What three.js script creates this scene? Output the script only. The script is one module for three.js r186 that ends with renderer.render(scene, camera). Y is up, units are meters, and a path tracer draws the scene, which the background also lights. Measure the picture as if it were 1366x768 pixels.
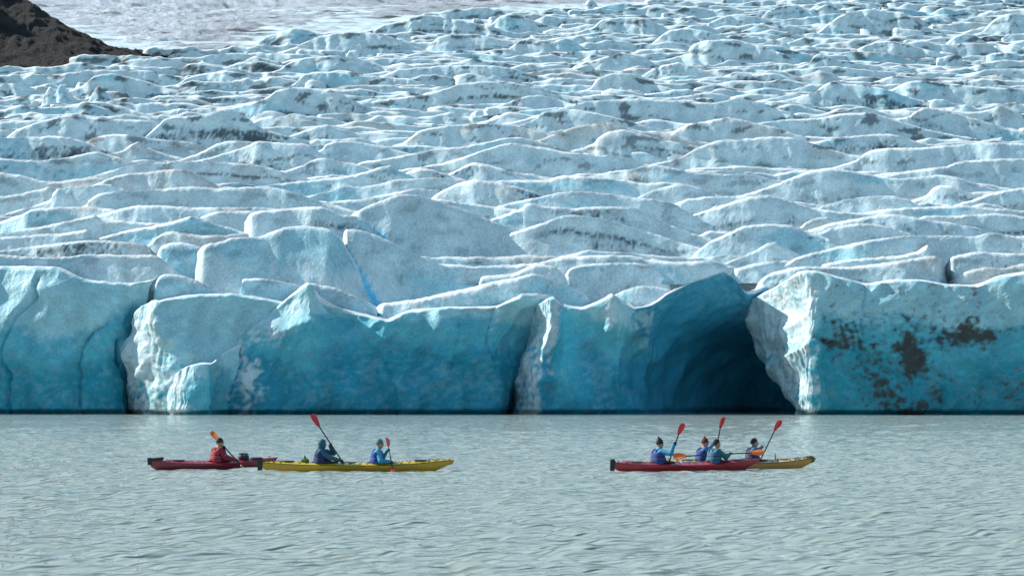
import * as THREE from 'three';
import { ImprovedNoise } from 'three/addons/math/ImprovedNoise.js';
import { MarchingCubes } from 'three/addons/objects/MarchingCubes.js';
import { mergeGeometries, mergeVertices } from 'three/addons/utils/BufferGeometryUtils.js';

// ---------------------------------------------------------------- camera, sky, sun, exposure
const CAM_H = 2.4, FOCAL = 3000, PITCH = Math.atan(143 / FOCAL);
const scene = new THREE.Scene();
const camera = new THREE.PerspectiveCamera(2 * Math.atan(384 / FOCAL) * 180 / Math.PI, 1366 / 768, 0.5, 9000);
camera.position.set(0, CAM_H, 0);
camera.rotation.x = PITCH;
const SUN_AZ = -109 * Math.PI / 180, SUN_EL = 35 * Math.PI / 180;   // azimuth from straight behind the camera's back: left and a little beyond
const sunDir = new THREE.Vector3(Math.sin(SUN_AZ) * Math.cos(SUN_EL), Math.sin(SUN_EL), Math.cos(SUN_AZ) * Math.cos(SUN_EL));
function makeSky() {
  const w = 512, h = 256, d = new Float32Array(w * h * 4);
  for (let j = 0; j < h; j++) for (let i = 0; i < w; i++) {
    const el = ((j + 0.5) / h - 0.5) * Math.PI, az = ((i + 0.5) / w - 0.5) * 2 * Math.PI;
    const dir = new THREE.Vector3(Math.cos(el) * Math.cos(az), Math.sin(el), Math.cos(el) * Math.sin(az));
    const t = Math.pow(1 - Math.max(0, Math.sin(el)), 3.0);
    const c = Math.max(0, dir.dot(sunDir)), halo = 0.35 * Math.pow(c, 8) + 0.9 * Math.pow(c, 60);
    const k = 4 * (j * w + i);
    d[k] = 0.24 + 0.72 * t + halo; d[k + 1] = 0.50 + 0.62 * t + halo * 0.97; d[k + 2] = 0.74 + 0.45 * t + halo * 0.9; d[k + 3] = 1;
  }
  const tex = new THREE.DataTexture(d, w, h, THREE.RGBAFormat, THREE.FloatType);
  tex.mapping = THREE.EquirectangularReflectionMapping; tex.magFilter = THREE.LinearFilter; tex.minFilter = THREE.LinearFilter; tex.needsUpdate = true;
  return tex;
}
const skyTex = makeSky();
scene.background = skyTex; scene.environment = skyTex;
scene.backgroundIntensity = 0.5; scene.environmentIntensity = 0.5;
const sun = new THREE.DirectionalLight(new THREE.Color(1.0, 0.95, 0.87), 4.6);
sun.position.copy(sunDir).multiplyScalar(900).add(new THREE.Vector3(0, 40, -400));
sun.target.position.set(0, 40, -400); scene.add(sun, sun.target);
sun.castShadow = true; sun.shadow.mapSize.set(4096, 4096);
Object.assign(sun.shadow.camera, { left: -700, right: 700, top: 700, bottom: -700, near: 1, far: 2500 });
const renderer = new THREE.WebGLRenderer({ antialias: true });
renderer.setSize(1024, 575);
renderer.shadowMap.enabled = true;
renderer.toneMapping = THREE.LinearToneMapping;
renderer.toneMappingExposure = 1.5;

// ---------------------------------------------------------------- helpers
let seed = 7;
const rnd = () => { seed = (seed * 1664525 + 1013904223) >>> 0; return seed / 4294967296; };
const rr = (a, b) => a + (b - a) * rnd();
const PN = new ImprovedNoise();
const N3 = (x, y, z) => PN.noise(x + 101.3, y + 57.7, z + 33.1);
const fbm = (x, y, z, o = 4) => { let s = 0, a = 0.5; for (let i = 0; i < o; i++) { s += a * N3(x, y, z); x = x * 2.03 + 11.1; y = y * 2.03 + 3.7; z = z * 2.03 + 7.9; a *= 0.5; } return s; };
const ridged = (x, y, z, o = 3) => { let s = 0, a = 0.5; for (let i = 0; i < o; i++) { s += a * (1 - 2 * Math.abs(N3(x, y, z))); x = x * 2.07 + 5.1; y = y * 2.07 + 9.2; z = z * 2.07 + 1.3; a *= 0.5; } return s; };
const ss = (a, b, x) => { const t = Math.min(1, Math.max(0, (x - a) / (b - a))); return t * t * (3 - 2 * t); };
const lerp = (a, b, t) => a + (b - a) * t;
const clamp = (x, a, b) => Math.min(b, Math.max(a, x));
const cosP = Math.cos(PITCH), sinP = Math.sin(PITCH);
// survey sighting (photo pixel, distance) -> place in the world, metres
function at(px, py, d, out = new THREE.Vector3()) {
  const cx = (px - 683) / FOCAL, cy = (384 - py) / FOCAL;
  const y = cy * cosP + sinP, z = -cosP + cy * sinP, k = d / -z;
  return out.set(cx * k, CAM_H + y * k, -d);
}
function atWater(px, d, level = -0.7) { const v = at(px, 527, d); v.y = level; return v; }
const catmull = (p0, p1, p2, p3, t) => { const t2 = t * t, t3 = t2 * t; return 0.5 * (2 * p1 + (p2 - p0) * t + (2 * p0 - 5 * p1 + 4 * p2 - p3) * t2 + (3 * p1 - p0 - 3 * p2 + p3) * t3); };
const tight = (p0, p1, p2, p3, t) => 0.55 * catmull(p0, p1, p2, p3, t) + 0.45 * lerp(p1, p2, t);
function spline(pts, n) {           // pts: arrays of equal width, n samples, spaced by horizontal length
  const m = pts.length, L = [0];
  for (let i = 1; i < m; i++) L.push(L[i - 1] + Math.hypot(pts[i][0] - pts[i - 1][0], (pts[i][1] - pts[i - 1][1]) * 0.7) + 1e-4);
  const out = []; let s = 0;
  for (let k = 0; k < n; k++) {
    const l = L[m - 1] * k / (n - 1);
    while (s < m - 2 && L[s + 1] < l) s++;
    const t = clamp((l - L[s]) / (L[s + 1] - L[s]), 0, 1), a = pts[Math.max(0, s - 1)], b = pts[s], c = pts[s + 1], e = pts[Math.min(m - 1, s + 2)];
    out.push(b.map((_, q) => tight(a[q], b[q], c[q], e[q], t)));
  }
  return out;
}
const names = {};
function numbered(n) { names[n] = (names[n] || 0) + 1; return names[n] === 1 ? n : n + '_' + String(names[n] - 1).padStart(3, '0'); }
function shadows(o) { o.traverse(m => { if (m.isMesh) { m.castShadow = true; m.receiveShadow = true; } }); return o; }
function tag(o, label, category, group, kind) { if (label) o.userData.label = label; if (category) o.userData.category = category; if (group) o.userData.group = group; if (kind) o.userData.kind = kind; return o; }
function mesh(name, geo, mat, parent) { const m = new THREE.Mesh(geo, mat); m.name = name; m.castShadow = m.receiveShadow = true; if (parent) parent.add(m); return m; }
function gridGeo(P, C, nu, nv, uv) {
  const g = new THREE.BufferGeometry(); g.setAttribute('position', new THREE.BufferAttribute(P, 3));
  if (C) g.setAttribute('color', new THREE.BufferAttribute(C, 3));
  if (uv) g.setAttribute('uv', new THREE.BufferAttribute(uv, 2));
  const idx = new Uint32Array((nu - 1) * (nv - 1) * 6); let k = 0;
  for (let j = 0; j < nv - 1; j++) for (let i = 0; i < nu - 1; i++) {
    const a = j * nu + i, b = a + 1, c = a + nu, d = c + 1;
    idx[k++] = a; idx[k++] = c; idx[k++] = b; idx[k++] = b; idx[k++] = c; idx[k++] = d;
  }
  g.setIndex(new THREE.BufferAttribute(idx, 1)); g.computeVertexNormals(); return g;
}
function arcUV(P, nu, nv, scale) {   // uv in metres along the surface
  const uv = new Float32Array(nu * nv * 2);
  for (let j = 0; j < nv; j++) { let s = 0; for (let i = 0; i < nu; i++) { const a = 3 * (j * nu + i);
    if (i) s += Math.hypot(P[a] - P[a - 3], P[a + 2] - P[a - 1]);
    uv[2 * (j * nu + i)] = (P[3 * j * nu] + s) / scale;
    let v = 0; if (j) { const b = a - 3 * nu; v = uv[2 * ((j - 1) * nu + i) + 1] + Math.hypot(P[a + 1] - P[b + 1], P[a + 2] - P[b + 2]) / scale; } uv[2 * (j * nu + i) + 1] = v; } }
  return uv;
}
// ---------------------------------------------------------------- textures
function noiseTexture(size, f, srgb) {
  const d = new Uint8Array(size * size * 4);
  for (let j = 0; j < size; j++) for (let i = 0; i < size; i++) {
    const k = 4 * (j * size + i), c = f(i / size, j / size);
    d[k] = clamp(c[0], 0, 255); d[k + 1] = clamp(c[1], 0, 255); d[k + 2] = clamp(c[2], 0, 255); d[k + 3] = 255;
  }
  const t = new THREE.DataTexture(d, size, size); t.wrapS = t.wrapT = THREE.RepeatWrapping; t.magFilter = THREE.LinearFilter; t.minFilter = THREE.LinearMipmapLinearFilter; t.generateMipmaps = true;
  if (srgb) t.colorSpace = THREE.SRGBColorSpace; t.needsUpdate = true; return t;
}
const hash2 = (i, j, q) => { let h = (i * 374761393 + j * 668265263 + q * 2147483647) | 0; h = Math.imul(h ^ (h >>> 13), 1274126177); return ((h ^ (h >>> 16)) >>> 0) / 4294967296 * 2 - 1; };
const per2 = (u, v, f, q) => { const x = u * f, y = v * f, i = Math.floor(x), j = Math.floor(y), a = x - i, b = y - j, s = a * a * (3 - 2 * a), t = b * b * (3 - 2 * b), w = k => ((k % f) + f) % f;
  return lerp(lerp(hash2(w(i), w(j), q), hash2(w(i + 1), w(j), q), s), lerp(hash2(w(i), w(j + 1), q), hash2(w(i + 1), w(j + 1), q), s), t); };
const pf = (u, v, f, o, q) => { let s = 0, a = 0.5; for (let k = 0; k < o; k++) { s += a * per2(u, v, f, q + k); f *= 2; a *= 0.55; } return s; };
const iceMap = noiseTexture(512, (u, v) => { const m = pf(u, v, 4, 6, 1), f = pf(u, v, 48, 3, 9), st = pf(u, v * 0.999, 16, 4, 21), k = 236 + 26 * m + 30 * f, sp = pf(u, v, 128, 1, 33) > 0.40 ? 26 : 0; return [k - 4 - 12 * st - sp, k - 2 * st - sp, k + 2 - sp]; }, true);
const iceBump = noiseTexture(512, (u, v) => { const k = 128 + 70 * pf(u, v, 6, 6, 5) + 60 * (1 - 2 * Math.abs(pf(u, v, 10, 4, 15))) - 30 + 40 * pf(u, v, 64, 2, 25); return [k, k, k]; });
const rockMap = noiseTexture(512, (u, v) => { const k = 205 + 90 * pf(u, v, 8, 6, 41) + 70 * pf(u, v, 64, 3, 51); return [k, k * 0.97, k * 0.95]; }, true);
const rippleMap = (() => {      // wind ripples, one tile is 4 m
  const n = 512, d = new Uint8Array(n * n * 4), w = []; let s = 991; const r = () => { s = (s * 1664525 + 1013904223) >>> 0; return s / 4294967296; };
  for (let i = 0; i < 46; i++) { const q = 3 + Math.floor(24 * r() ** 1.3), p = Math.round((r() - 0.5) * q * 1.1); w.push([p, q, r() * 6.283, 1 / Math.hypot(p, q) ** 1.05]); }
  const f = new Float32Array(n * n); let lo = 1e9, hi = -1e9;
  for (let j = 0; j < n; j++) for (let i = 0; i < n; i++) { let y = 0; for (const [p, q, a, m] of w) y += m * Math.sin(6.28318 * (p * i + q * j) / n + a); f[j * n + i] = y; lo = Math.min(lo, y); hi = Math.max(hi, y); }
  for (let k = 0; k < n * n; k++) { const v = 255 * (f[k] - lo) / (hi - lo); d[4 * k] = d[4 * k + 1] = d[4 * k + 2] = v; d[4 * k + 3] = 255; }
  const t = new THREE.DataTexture(d, n, n); t.wrapS = t.wrapT = THREE.RepeatWrapping; t.magFilter = THREE.LinearFilter; t.minFilter = THREE.LinearMipmapLinearFilter; t.generateMipmaps = true; t.needsUpdate = true; return t;
})();
// ---------------------------------------------------------------- materials
const M = {};
M.ice = new THREE.MeshPhysicalMaterial({ vertexColors: true, map: iceMap, bumpMap: iceBump, bumpScale: 0.10, roughness: 0.55, ior: 1.31 });
M.cliff = new THREE.MeshPhysicalMaterial({ vertexColors: true, map: iceMap, bumpMap: iceBump, bumpScale: 0.09, roughness: 0.5, ior: 1.31 });
M.rock = new THREE.MeshStandardMaterial({ vertexColors: true, map: rockMap, bumpMap: rockMap, bumpScale: 2.5, roughness: 0.95 });
M.scree = new THREE.MeshStandardMaterial({ vertexColors: true, map: iceMap, bumpMap: rockMap, bumpScale: 1.6, roughness: 0.95 });
M.water = new THREE.MeshPhysicalMaterial({ color: new THREE.Color().setRGB(0.285, 0.34, 0.32), roughness: 0.05, ior: 1.333, bumpMap: rippleMap, bumpScale: 0.17 });
const plain = (r, g, b, rough = 0.6, extra = {}) => new THREE.MeshPhysicalMaterial({ color: new THREE.Color().setRGB(r, g, b), roughness: rough, ...extra });

// ---------------------------------------------------------------- ice colours (matter: rind, blue ice, grit)
const PALE = [0.60, 0.755, 0.81], RIND = [0.86, 0.89, 0.90], BLUE = [0.34, 0.645, 0.755], GRIT = [0.06, 0.085, 0.10], DUST = [0.52, 0.51, 0.49];
const mix3 = (a, b, t) => { a[0] += (b[0] - a[0]) * t; a[1] += (b[1] - a[1]) * t; a[2] += (b[2] - a[2]) * t; };

// ---------------------------------------------------------------- the setting: glacier slope
const distOf = yb => 300 / (0.2 + 0.8 * yb / 365);
const planeY = d => 18.6 + (d - 300) * 0.2065;
const glacier = new THREE.Group(); glacier.name = 'glacier'; tag(glacier, null, null, null, 'structure'); scene.add(glacier);

// one crest of ice: steep face towards the lake, gentler back, standing on the slope
function ridge(pts, o) {
  const step = o.step || 2.6, s = 290 / o.d, span = Math.abs(pts[pts.length - 1][0] - pts[0][0]) + 8;
  const nu = Math.round(clamp(span / step, 10, 300)), nf = o.nf || 20, nb = o.nb || 8, nv = nf + nb;
  const C = spline(pts, nu), id = o.id, J = (o.jag || 0.3), P = new Float32Array(nu * nv * 3), K = new Float32Array(nu * nv * 3), v3 = new THREE.Vector3(), col = [0, 0, 0];
  const far2 = 0.35 + 0.65 * ss(330, 520, o.d); const face = (o.face ? o.face * 0.65 : rr(0.28, 0.5)), bow = rr(0.75, 1.5), backRun = (o.back || rr(7, 17)) / s ** 0.3, backSlope = rr(0.0, 0.45), W = (o.wob === undefined ? 2.0 : o.wob) / s ** 0.5;
  const dirt = o.dirt === undefined ? rr(0, 0.45) : o.dirt, dust = o.dust || 0, blue = o.blue === undefined ? rr(-0.25, 0.22) : o.blue, rim = o.rim || 1;
  for (let i = 0; i < nu; i++) {
    const u = i / (nu - 1), px = C[i][0], w = px * 0.012 / s;
    const e = Math.min(u, 1 - u), endc = Math.pow(1 - ss(0, o.end || 0.07, e), 2);
    let d = o.d + W * N3(w * 0.8, id * 3.7, 1.5) + W * 0.22 * N3(w * 2.7, id * 1.9, 8.5) + endc * 5 / s;
    if (C[i].length > 2) d += C[i][2];
    at(px, C[i][1], d, v3);
    const jag = J * (0.9 * fbm(v3.x * 0.16 * s, id, d * 0.05, 4) + 0.35 * Math.max(0, ridged(v3.x * 0.35 * s, id + 4, 2, 2))) / s ** 0.6;
    const top = v3.y + jag + 0.16 / s ** 0.5 * fbm(v3.x * 1.7 * s ** 0.6, id, 7, 2) - endc * 0.9 / s, X = v3.x, foot = Math.min(top - 1.0 / s, (o.foot === undefined ? planeY(d) : o.foot) - 1.6 / s ** 0.5), drop = top - foot;
    const rv = clamp(0.85 + 2.2 * fbm(X * 0.07 * s ** 0.5, id * 2.7, 5, 3), 0.15, 2), streakAt = 0.45 + 0.6 * fbm(X * 0.05 * s ** 0.5, id * 3.3, 2, 3), streakOn = o.clean ? 0 : ss(0.0, 0.22, fbm(X * 0.045 * s ** 0.5 + 40, id * 6.1, 1, 3) - 0.06 + 0.1 * dirt);
    const lean = Math.atan2(X, d), room = Math.min(1, Math.max(0.05, (d - (o.near || Math.max(286, o.d - 7.5 / s))) / (drop * face + 0.3)));
    for (let j = 0; j < nv; j++) {
      let y, z, t, x = X;
      if (j < nb) { t = 1 - j / nb; t = t * t; z = -d - backRun * t; y = top - backRun * t * backSlope - 0.9 * ss(0, 1, t) * 2 / s ** 0.5; if (j === 0) y -= o.foot === undefined ? 5 : 1; x = X - lean * backRun * t; t = -t; }
      else {
        t = Math.pow((j - nb) / (nf - 1), 1.5);
        const run = room * drop * face * (0.65 * Math.pow(t, bow) + 0.35 * t) + 0.42 * rv / s ** 0.5 * ss(0, 0.36 / s ** 0.5, drop * t);
        z = -d + run; y = top - drop * t;
        const am = ss(0, 0.08, t) / s ** 0.55;
        const bulge = 0.4 * fbm(X * 0.11 * s ** 0.6 + id, y * 0.16, id * 5.1, 3) + 0.35 * (ridged(X * 0.4 * s ** 0.6, y * 0.16 + id, id, 2) - 0.3) * (0.3 + J);
        z += bulge * am + am * 0.5 * (Math.abs(N3(X * 0.07 * s ** 0.6 + id * 3.1, y * 0.33 * s ** 0.5 + X * 0.03, id)) - 0.25) + am * 0.28 * J * ridged(X * 0.9 * s ** 0.7, y * 0.8 * s ** 0.6, id, 2); x += 0.5 * am * fbm(X * 0.3, y * 0.3, id, 2);
      }
      const k = 3 * (j * nu + i); P[k] = x; P[k + 1] = y + (j < nb ? 0.5 / s ** 0.5 * fbm(x * 0.25, z * 0.25, id, 3) * -t : 0); P[k + 2] = z;
      // what the ice carries here
      col[0] = PALE[0]; col[1] = PALE[1]; col[2] = PALE[2];
      const yy = t * drop, a = fbm(x * 0.05 * s ** 0.5, y * 0.09, id * 2.3, 4), g = fbm(x * 0.9 * s ** 0.7, y * 0.9 * s ** 0.7, id, 3);
      mix3(col, BLUE, ss(0.12 - blue * 0.5, 0.34 - blue * 0.5, a + 0.3 * g) * 0.8);
      const edge = (0.36 + 0.25 * fbm(x * 0.5 * s ** 0.6, id, 3, 3) + 0.14 * g) * rim * rv / s ** 0.45;
      mix3(col, RIND, 1 - ss(edge * 0.75, edge * 1.25 + 0.02, j < nb ? 0 : yy));
      if (dust > 0 || j < nb) { const q = fbm(x * 0.09, z * 0.09, id + 20, 4) + 0.4 * g; mix3(col, DUST, ss(0.16 - dust * 0.42, 0.34 - dust * 0.42, q) * (j < nb ? 0.75 : 0.6 * (1 - ss(0.2, 0.6, t)))); }
      if (dirt > -1) {
        const b = fbm(x * 0.10 * s ** 0.65 + id * 7.7, y * 0.22 * s ** 0.5, id * 1.3, 4) + 0.35 * fbm(x * 0.75 * s ** 0.6, y * 0.10, id, 3) + 0.3 * g;
        const band = o.band ? 0.34 * Math.exp(-(((t - o.band) / 0.2) ** 2)) : 0;
        const hf = N3(x * 2.9 * s ** 0.8, y * 1.7 * s ** 0.8, id * 9), th = 0.39 - dirt * 0.36 - band;
        mix3(col, GRIT, ss(th - 0.02, th + 0.40, b + 0.38 * hf - 0.05) * (j < nb ? 0.35 : 0.95) * ss(0.02, 0.1, Math.abs(t)));
        mix3(col, GRIT, Math.exp(-(((t - streakAt - 0.05 * g) / 0.05) ** 2)) * streakOn * ss(-0.35, 0.15, hf + g) * 0.95 * (j < nb ? 0 : 1));
        if (far2 > 0) mix3(col, GRIT, ss(0.26, 0.42, N3(x * 0.30 * s ** 0.7, y * 0.7 * s ** 0.6, id * 4) + 0.3 * hf) * 0.8 * far2);
      }
      if (o.azure && j >= nb) { const py = 527 - (y - CAM_H) * FOCAL / d; for (const [ax, ay, bx, by, w] of o.azure) { const l = (bx - ax) ** 2 + (by - ay) ** 2, q = clamp(((px - ax) * (bx - ax) + (py - ay) * (by - ay)) / l, 0, 1), r = Math.hypot(px - ax - q * (bx - ax), py - ay - q * (by - ay)); mix3(col, [0.10, 0.56, 0.90], ss(w * (0.3 + 0.8 * q) + 1.5 * g, w * (0.2 + 0.6 * q) - 1.0, r)); } }
      K[k] = col[0]; K[k + 1] = col[1]; K[k + 2] = col[2];
    }
  }
  return gridGeo(P, K, nu, nv, arcUV(P, nu, nv, 9));
}

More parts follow.
